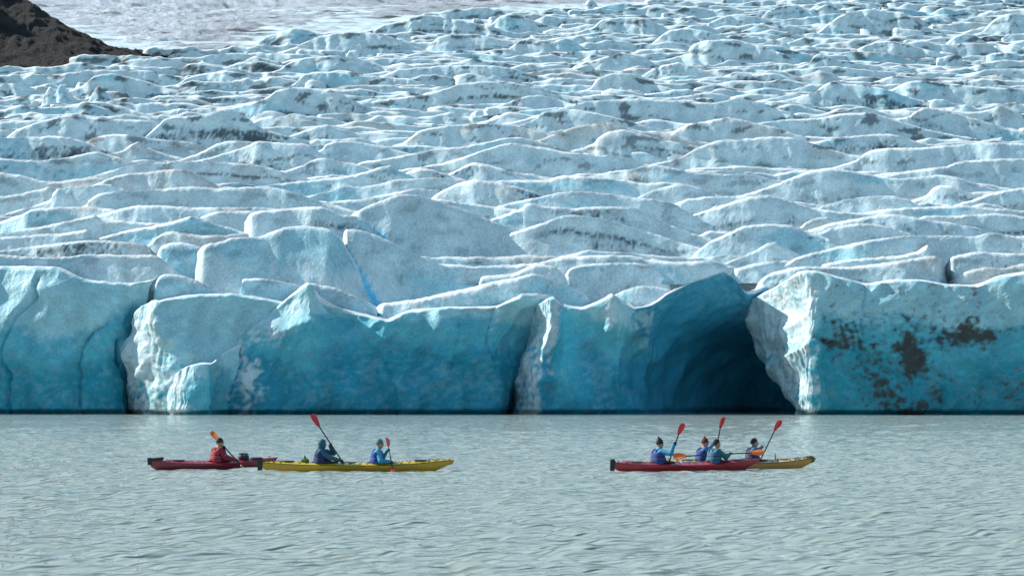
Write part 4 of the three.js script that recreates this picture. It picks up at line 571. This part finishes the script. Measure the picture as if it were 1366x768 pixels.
function paddler(o) {
  const root = new THREE.Group(); root.name = numbered('person'); scene.add(root);
  const boat = o.boat; boat.updateMatrixWorld(true);
  root.position.copy(new THREE.Vector3(o.seat, 0.06, 0).applyMatrix4(boat.matrixWorld)); root.rotation.y = boat.rotation.y; root.scale.setScalar(1.1); root.updateMatrixWorld(true);
  const loc = v => root.worldToLocal(v.clone()), A = loc(o.pad.a), Bp = loc(o.pad.b), lean = o.lean, arr = v => [v.x, v.y, v.z];
  const handP = { R: A.clone().lerp(Bp, o.R), L: A.clone().lerp(Bp, o.L) }, axis = Bp.clone().sub(A).normalize();
  const chest = [lean * 0.62, 0.40, 0], neck = [lean * 0.95, 0.555, 0], tw = o.twist || 0;
  const sh = { R: [chest[0] + 0.03 - tw * 0.10, 0.505, 0.185], L: [chest[0] + 0.03 + tw * 0.10, 0.505, -0.185] }, elb = {}, wr = {};
  for (const s of ['R', 'L']) { // two-bone reach to the shaft
    const S = new THREE.Vector3(...sh[s]), H = handP[s].clone(), dir = H.clone().sub(S), U = 0.31, Fo = 0.29, D = Math.min(dir.length() - 0.05, U + Fo - 0.01); dir.normalize();
    const a = clamp((U * U + D * D - Fo * Fo) / (2 * U * D), -1, 1), h = U * Math.sqrt(1 - a * a), pole = new THREE.Vector3(-0.15, -1, s === 'R' ? 0.75 : -0.75); pole.addScaledVector(dir, -pole.dot(dir)).normalize();
    elb[s] = arr(S.clone().addScaledVector(dir, U * a).addScaledVector(pole, h)); wr[s] = arr(S.clone().addScaledVector(dir, D));
  }
  const hd = [lean * 1.0 + 0.035 + (o.nod || 0), 0.715, 0];
  const torso = (x, y, z, e) => { const zz = z * 0.74; let d = cap(x, y, zz, [0, 0.08, 0], [lean * 0.3, 0.24, 0], 0.165 + e, 0.145 + e); d = smin(d, cap(x, y, zz, [lean * 0.3, 0.24, 0], chest, 0.145 + e, 0.160 + e), 0.08); return smin(d, cap(x, y, zz, [chest[0] - 0.01, 0.47, -0.09], [chest[0] - 0.01, 0.47, 0.09], 0.098 + e, 0.098 + e), 0.06); };
  const arms = (x, y, z) => { let d = 1; for (const s of ['R', 'L']) { d = Math.min(d, smin(cap(x, y, z, sh[s], elb[s], 0.090, 0.072), cap(x, y, z, elb[s], wr[s], 0.074, 0.048), 0.03)); } return d; };
  const legs = (x, y, z) => Math.min(cap(x, y, z, [0.02, 0.05, 0.10], [0.42, 0.02, 0.14], 0.09, 0.06), cap(x, y, z, [0.02, 0.05, -0.10], [0.42, 0.02, -0.14], 0.09, 0.06));
  const bodyF = (x, y, z) => Math.hypot(x - 0.2, y - 0.42, z) > 0.95 ? 0.3 : smin(smin(smin(torso(x, y, z, 0), arms(x, y, z), 0.05), legs(x, y, z), 0.04), cap(x, y, z, neck, hd, 0.058, 0.054), 0.04);
  const geos = [sdfMesh(bodyF, [0.15, 0.42, 0], 0.78, 64, (x, y, z) => legs(x, y, z) < 0.006 && torso(x, y, z, 0) > 0 ? [0.03, 0.03, 0.035] : y > 0.585 && Math.abs(z) < 0.09 && x < lean + 0.2 && arms(x, y, z) > 0.02 ? (o.hood ? o.hood : SKIN) : arms(x, y, z) < torso(x, y, z, 0) ? (o.sleeve || o.jacket) : o.jacket)];
  const face = (x, y, z) => { const X = x - hd[0], Y = y - hd[1]; let d = ell(X, Y, z, [0, 0.02, 0], [0.098, 0.115, 0.079]); d = smin(d, ell(X, Y, z, [0.035, -0.065, 0], [0.058, 0.058, 0.056]), 0.04); d = smin(d, cap(X, Y, z, [0.092, 0.012, 0], [0.115, -0.022, 0], 0.010, 0.016), 0.015);
    d = smin(d, cap(X, Y, z, [0.085, -0.062, -0.02], [0.085, -0.062, 0.02], 0.010, 0.010), 0.012); for (const s of [-1, 1]) { d = smin(d, ell(X, Y, z, [-0.005, -0.005, s * 0.08], [0.022, 0.034, 0.012]), 0.008); d = Math.max(d, -ell(X, Y, z, [0.098, 0.012, s * 0.033], [0.016, 0.013, 0.018])); d = Math.min(d, ell(X, Y, z, [0.080, 0.012, s * 0.033], [0.013, 0.012, 0.013])); } return d; };
  geos.push(sdfMesh(face, hd, 0.16, 46, (x, y, z) => { const X = x - hd[0], Y = y - hd[1]; if (X > 0.086 && Math.abs(Y - 0.012) < 0.007 && Math.abs(Math.abs(z) - 0.033) < 0.007) return [0.03, 0.025, 0.02]; if (X > 0.08 && Math.abs(Y + 0.062) < 0.007 && Math.abs(z) < 0.022) return [0.36, 0.13, 0.11]; return SKIN; }));
  for (const s of ['R', 'L']) { // hands closed on the shaft
    const H = new THREE.Vector3(...wr[s]).distanceTo(handP[s]) > 0.12 ? new THREE.Vector3(...wr[s]).addScaledVector(handP[s].clone().sub(new THREE.Vector3(...wr[s])).normalize(), 0.05) : handP[s];
    const ap = H.clone().sub(new THREE.Vector3(...wr[s])); ap.addScaledVector(axis, -ap.dot(axis)); if (ap.length() < 1e-3) ap.set(1, 0, 0); ap.normalize();
    const side = new THREE.Vector3().crossVectors(axis, ap), ring = (ang, r, g) => arr(H.clone().addScaledVector(ap, -Math.cos(ang) * r).addScaledVector(side, Math.sin(ang) * r).addScaledVector(axis, g));
    const bones = [[wr[s], ring(0, 0.030, 0), 0.030, 0.032], [ring(0, 0.034, -0.030), ring(0, 0.034, 0.030), 0.024, 0.022]];
    [[-0.034, 0.9], [-0.012, 1], [0.011, 0.96], [0.033, 0.82]].forEach(([g, l]) => { const q = [0.35, 1.25 * l + 0.2, 2.2 * l + 0.2, 3.0 * l + 0.1]; for (let i = 0; i < 3; i++) bones.push([ring(q[i], 0.034, g), ring(q[i + 1], 0.031, g), 0.0105 - i * 0.0008, 0.0098 - i * 0.0008]); });
    bones.push([ring(-0.3, 0.036, -0.028), ring(-1.2, 0.034, -0.040), 0.012, 0.011], [ring(-1.2, 0.034, -0.040), ring(-2.1, 0.031, -0.034), 0.011, 0.0095]);
    geos.push(sdfMesh((x, y, z) => { let d = 1; for (const b of bones) d = smin(d, cap(x, y, z, ...b), 0.007); return d; }, arr(H), 0.11, 42, () => o.glove || [0.02, 0.022, 0.025]));
  }
  mesh('body', mergeGeometries(geos), bodyMat, root);
  // buoyancy vest over the jacket
  const V = o.vest; if (V) {
    const g = sdfMesh((x, y, z) => { let d = torso(x, y, z, 0.030); d = Math.max(d, 0.17 + 0.05 * lean - y, y - (Math.abs(z) > 0.055 && Math.abs(z) < 0.135 ? 0.585 : 0.50 - 0.35 * (Math.abs(z) < 0.06 ? 0.1 : 0))); for (const s of ['R', 'L']) d = Math.max(d, -cap(x, y, z, sh[s], elb[s], 0.104, 0.09)); return Math.max(d, -torso(x, y, z, 0.004)); }, [chest[0], 0.38, 0], 0.32, 50, (x, y, z) => Math.abs(y - 0.25) < 0.014 || Math.abs(y - 0.36) < 0.012 ? [0.01, 0.012, 0.02] : V);
    mesh('life_vest', g, bodyMat, root);
  }
  if (o.hat) {
    const T = o.hatType, f = (x, y, z) => { const X = x - hd[0], Y = y - hd[1]; let d;
      if (T === 'hood') { d = ell(X, Y, z, [-0.012, 0.015, 0], [0.125, 0.145, 0.108]); d = smin(d, cap(X, Y, z, [-0.05, -0.12, 0], [-0.02, -0.06, 0], 0.09, 0.09), 0.05); return Math.max(d, -ell(X, Y, z, [0.13, -0.01, 0], [0.085, 0.10, 0.075]), -ell(X, Y, z, [0, 0.01, 0], [0.10, 0.118, 0.083])); }
      if (T === 'hair') { d = ell(X, Y, z, [-0.015, 0.025, 0], [0.108, 0.125, 0.094]); return Math.max(d, (X - 0.055) - (Y - 0.055) * 1.5, -Y - 0.075 + (X > 0.02 ? 0.12 : 0), -ell(X, Y, z, [0.01, 0, 0], [0.09, 0.10, 0.07])); }
      d = ell(X, Y, z, [-0.004, 0.035, 0], [0.112, 0.128, 0.094]);
      if (T === 'pointed') d = smin(d, cap(X, Y, z, [-0.01, 0.12, 0], [-0.045, 0.215, 0], 0.055, 0.018), 0.06);
      if (T === 'bobble') d = smin(d, ell(X, Y, z, [-0.01, 0.175, 0], [0.032, 0.032, 0.032]), 0.01);
      d = Math.max(d, 0.022 - Y - X * 0.12 - (X < 0 ? 0.03 : 0)); d = smin(d, Math.max(ell(X, Y, z, [-0.004, 0.03, 0], [0.118, 0.13, 0.10]), Math.abs(Y - 0.035 + X * 0.0) - 0.016), 0.008);
      if (T === 'cap') d = smin(d, Math.max(ell(X, Y, z, [0.10, 0.045, 0], [0.085, 0.02, 0.075]), Math.abs(Y - 0.045) - 0.012), 0.01);
      return Math.max(d, -ell(X, Y, z, [0, 0.02, 0], [0.092, 0.108, 0.074])); };
    mesh(T === 'hood' ? 'hood' : T === 'hair' ? 'hair' : T === 'cap' ? 'cap' : 'knit_hat', sdfMesh(f, [hd[0], hd[1] + 0.03, 0], 0.24, 48, () => o.hat), bodyMat, root);
  }
  tag(root, o.label, 'person', 'kayakers on the lake'); return root;
}
const SHAFT = plain(0.012, 0.013, 0.015, 0.35);
function paddle(o) {
  const a = at(...o.a), b = at(...o.b), mid = a.clone().add(b).multiplyScalar(0.5), L = a.distanceTo(b), root = new THREE.Group(); root.name = numbered('paddle'); scene.add(root);
  root.position.copy(mid); root.quaternion.setFromUnitVectors(new THREE.Vector3(0, 1, 0), a.clone().sub(b).normalize());
  const turn = new THREE.Group();
  mesh('shaft', new THREE.CylinderGeometry(0.021, 0.021, L - 0.8, 12), SHAFT, root);
  for (const s of [1, -1]) {
    const nu = 17, nv = 26, bl = 0.50, P = new Float32Array(nu * nv * 3);
    for (let j = 0; j < nv; j++) { const t = j / (nv - 1), w = t < 0.25 ? lerp(0.022, 0.068, ss(0, 0.25, t)) : lerp(0.068, 0.098, ss(0.25, 0.62, t)) * Math.sqrt(Math.max(0.0, 1 - Math.pow(Math.max(0, (t - 0.66) / 0.34), 2.6))) + 0.001;
      for (let i = 0; i < nu; i++) { const q = i / (nu - 1) * 2 * Math.PI, k = 3 * (j * nu + i), cx = Math.cos(q), th = lerp(0.02, 0.006, ss(0, 0.3, t)); P[k] = w * cx + 0.012 * t; P[k + 1] = t * bl; P[k + 2] = th * Math.sin(q) + 0.03 * (cx * cx) * ss(0.1, 0.6, t) + 0.02 * t * t; } }
    const g = gridGeo(P, null, nu, nv), m = mesh('blade', g, o.mats[s > 0 ? 0 : 1], root); m.rotation.set(s > 0 ? 0 : Math.PI, 0, 0); m.rotation.order = 'YXZ'; m.rotation.y = s > 0 ? o.feather[0] : o.feather[1]; m.position.y = s * (L / 2 - bl);
  }
  tag(root, o.label, 'paddle', 'kayak paddles'); root.userData.ends = undefined;
  return { a, b };
}
const RED = plain(0.36, 0.012, 0.022, 0.35, { clearcoat: 0.4 }), MAROON = plain(0.22, 0.010, 0.03, 0.3, { clearcoat: 0.5 }), CRIMSON = plain(0.42, 0.03, 0.07, 0.3, { clearcoat: 0.5 }), YELLOW = plain(0.60, 0.42, 0.015, 0.3, { clearcoat: 0.5 }), MUSTARD = plain(0.52, 0.30, 0.012, 0.35, { clearcoat: 0.4 }), TAN = plain(0.62, 0.45, 0.22, 0.4, { clearcoat: 0.3 }), OCHRE = plain(0.52, 0.27, 0.07, 0.4), BLADE = plain(0.62, 0.012, 0.014, 0.3, { clearcoat: 0.5 }), ORANGE = plain(0.75, 0.16, 0.02, 0.35, { clearcoat: 0.3 }), OLIVE = plain(0.10, 0.14, 0.02, 0.7), GREENBAG = plain(0.012, 0.035, 0.03, 0.7);
const seatX = (k, px) => (px - k.px) / (FOCAL / k.d) / Math.cos(k.yaw);
function dryBag(root, name, mat, x, y, z, l, h, w) { const g = new THREE.CapsuleGeometry(h / 2, l - h, 6, 14, 4).rotateZ(Math.PI / 2).scale(1, 1, w / h); const p = g.attributes.position; for (let i = 0; i < p.count; i++) p.setY(i, p.getY(i) * (1 + 0.12 * Math.sin(p.getX(i) * 40))); g.computeVertexNormals(); const m = mesh(name, g, mat, root); m.position.set(x, y, z); return m; }
const kA = { px: 284, d: 73.3, yaw: 0.40, len: 4.1, beam: 0.60 };
const boatA = kayak('kayak', { ...kA, hull: MAROON, deck: CRIMSON, seam: MAROON, rudderUp: true, seats: [seatX(kA, 289)], hatches: [0.22, 0.86], cords: [0.16, 0.30, 0.40, 0.68, 0.80], label: 'maroon single kayak with raised black rudder and dark bag on its foredeck' });
const kB = { px: 475, d: 71.3, yaw: 0.05, len: 5.95, beam: 0.72 };
const boatB = kayak('kayak', { ...kB, hull: MUSTARD, deck: YELLOW, seats: [seatX(kB, 430), seatX(kB, 503)], hatches: [0.14, 0.47, 0.84], cords: [0.08, 0.22, 0.45, 0.54, 0.72, 0.90, 0.80], label: 'yellow double kayak with black deck cords and lowered rudder',
  extra: (r, L, top, half, sheer) => { mesh('bow_cap', new THREE.SphereGeometry(0.09, 16, 10).scale(1.5, 1.0, 0.35), plain(0.55, 0.20, 0.03, 0.5), r).position.set(L / 2 - 0.02, sheer(0.98) - 0.05, 0); } });
const kC = { px: 915, d: 71.6, yaw: 0.36, len: 4.98, beam: 0.72 };
const boatC = kayak('kayak', { ...kC, hull: RED, deck: CRIMSON, seam: MAROON, seats: [seatX(kC, 878), seatX(kC, 954)], hatches: [0.15, 0.5, 0.85], hatchMat: GREY, cords: [0.10, 0.22, 0.42, 0.52, 0.58, 0.78, 0.86, 0.92], label: 'red double kayak with lowered black rudder overlapping the tan kayak' });
const kD = { px: 985, d: 73.25, yaw: 0.12, len: 4.9, beam: 0.72 };
const boatD = kayak('kayak', { ...kD, hull: OCHRE, deck: TAN, seats: [seatX(kD, 936), seatX(kD, 1004)], hatches: [0.15, 0.80], hatchMat: GREY, cords: [0.10, 0.86, 0.92, 0.74], label: 'tan double kayak with dark bow tip behind the red kayak',
  extra: (r, L, top, half, sheer) => { mesh('bow_cap', new THREE.SphereGeometry(0.11, 16, 10).scale(1.5, 1.1, 0.4), OLIVE, r).position.set(L / 2 - 0.05, sheer(0.98) - 0.03, 0); mesh('compass_post', new THREE.CylinderGeometry(0.012, 0.018, 0.22, 8), BLACK, r).position.set(L * 0.25, top(0.75) + 0.1, 0); } });
{ // bags lashed on deck: things of their own
  const put = (boat, x, bag, label) => { boat.updateMatrixWorld(true); const g = new THREE.Group(); g.name = numbered('dry_bag'); scene.add(g); g.position.copy(new THREE.Vector3(x, 0.27, 0).applyMatrix4(boat.matrixWorld)); g.rotation.y = boat.rotation.y; bag(g); tag(g, label, 'bag'); };
  put(boatA, seatX(kA, 323), g => { dryBag(g, 'bag_body', GREENBAG, 0, 0.10, 0, 0.36, 0.22, 0.30); dryBag(g, 'rolled_closure', BLACK, 0, 0.215, 0, 0.32, 0.05, 0.06); }, 'dark green dry bag lashed on the maroon kayak foredeck');
  put(boatB, seatX(kB, 407), g => { dryBag(g, 'bag_body', OLIVE, 0, 0.06, 0, 0.28, 0.15, 0.22); const c = mesh('bag_neck', new THREE.ConeGeometry(0.08, 0.18, 12), plain(0.06, 0.16, 0.04, 0.7), g); c.position.set(0.0, 0.17, 0); }, 'small green bag tied behind the rear seat of the yellow kayak');
}
const pA = paddle({ a: [281, 577, 73.9], b: [332, 632, 72.6], mats: [ORANGE, ORANGE], feather: [0.3, 0.9], label: 'orange-bladed paddle held by the kayaker in red' });
const pB1 = paddle({ a: [415, 553, 71.6], b: [468, 633, 71.0], mats: [BLADE, BLADE], feather: [0.35, 0.3], label: 'red-bladed paddle raised high by the hooded kayaker in the yellow kayak' });
const pB2 = paddle({ a: [515, 585, 72.2], b: [526, 634, 70.5], mats: [plain(0.75, 0.06, 0.04, 0.35), BLADE], feather: [0.9, 0.3], label: 'bright red-bladed paddle of the bow kayaker in the yellow kayak' });
const pC1 = paddle({ a: [911, 563, 70.6], b: [884, 642, 71.7], mats: [BLADE, BLADE], feather: [0.2, 0.3], label: 'red-bladed paddle raised by the kayaker with a pointed hat' });
const pC2 = paddle({ a: [898, 609, 72.6], b: [1020, 603, 71.9], mats: [ORANGE, ORANGE], feather: [0.15, 0.1], label: 'orange-bladed paddle held level across the red kayak' });
const pD1 = paddle({ a: [964, 555, 73.5], b: [950, 632, 74.6], mats: [BLADE, BLADE], feather: [0.5, 0.3], label: 'upright red-bladed paddle beside the kayaker with the rusty hat' });
const pD2 = paddle({ a: [1041, 559, 73.7], b: [1004, 636, 75.0], mats: [BLADE, BLADE], feather: [0.2, 0.3], label: 'red-bladed paddle raised by the bow kayaker of the tan kayak' });
const NAVY = [0.010, 0.028, 0.11], ROYAL = [0.012, 0.075, 0.34], TEAL = [0.018, 0.10, 0.16], CYAN = [0.022, 0.20, 0.36];
paddler({ boat: boatA, seat: seatX(kA, 287), pad: pA, R: 0.68, L: 0.36, lean: 0.10, jacket: [0.22, 0.012, 0.022], vest: [0.34, 0.03, 0.05], hat: [0.012, 0.015, 0.016], hatType: 'beanie', label: 'person in a red jacket and dark hat paddling the maroon kayak' });
paddler({ boat: boatB, seat: seatX(kB, 427), pad: pB1, R: 0.78, L: 0.50, lean: 0.04, twist: 0.3, jacket: TEAL, vest: NAVY, hat: [0.018, 0.09, 0.14], hatType: 'hood', hood: TEAL, label: 'person with a teal hood and navy vest in the rear of the yellow kayak' });
paddler({ boat: boatB, seat: seatX(kB, 501), pad: pB2, R: 0.66, L: 0.32, lean: 0.08, jacket: [0.025, 0.24, 0.38], vest: ROYAL, hat: [0.06, 0.15, 0.14], hatType: 'beanie', hood: [0.05, 0.30, 0.38], label: 'person in a turquoise jacket and bright blue vest in the bow of the yellow kayak' });
paddler({ boat: boatC, seat: seatX(kC, 876), pad: pC1, R: 0.36, L: 0.74, lean: 0.04, jacket: CYAN, vest: [0.015, 0.05, 0.22], hat: [0.012, 0.012, 0.016], hatType: 'pointed', hood: [0.08, 0.42, 0.58], label: 'person with a black pointed hat and light blue hood in the red kayak' });
paddler({ boat: boatC, seat: seatX(kC, 951), pad: pC2, R: 0.64, L: 0.40, lean: 0.12, jacket: [0.025, 0.16, 0.24], sleeve: [0.015, 0.11, 0.14], vest: [0.018, 0.12, 0.22], hat: [0.01, 0.009, 0.009], hatType: 'hair', label: 'dark-haired person in a teal jacket in the bow of the red kayak' });
paddler({ boat: boatD, seat: seatX(kD, 934), pad: pD1, R: 0.42, L: 0.72, lean: 0.10, jacket: [0.02, 0.14, 0.32], vest: [0.012, 0.045, 0.20], hat: [0.10, 0.022, 0.018], hatType: 'bobble', label: 'person with a rusty brown hat and blue vest in the rear of the tan kayak' });
paddler({ boat: boatD, seat: seatX(kD, 1001), pad: pD2, R: 0.42, L: 0.74, lean: 0.10, jacket: [0.02, 0.10, 0.20], vest: [0.01, 0.035, 0.10], hat: [0.012, 0.009, 0.008], hatType: 'hair', hood: [0.03, 0.16, 0.30], label: 'person in a dark blue hooded jacket in the bow of the tan kayak' });
shadows(scene);
renderer.render(scene, camera);
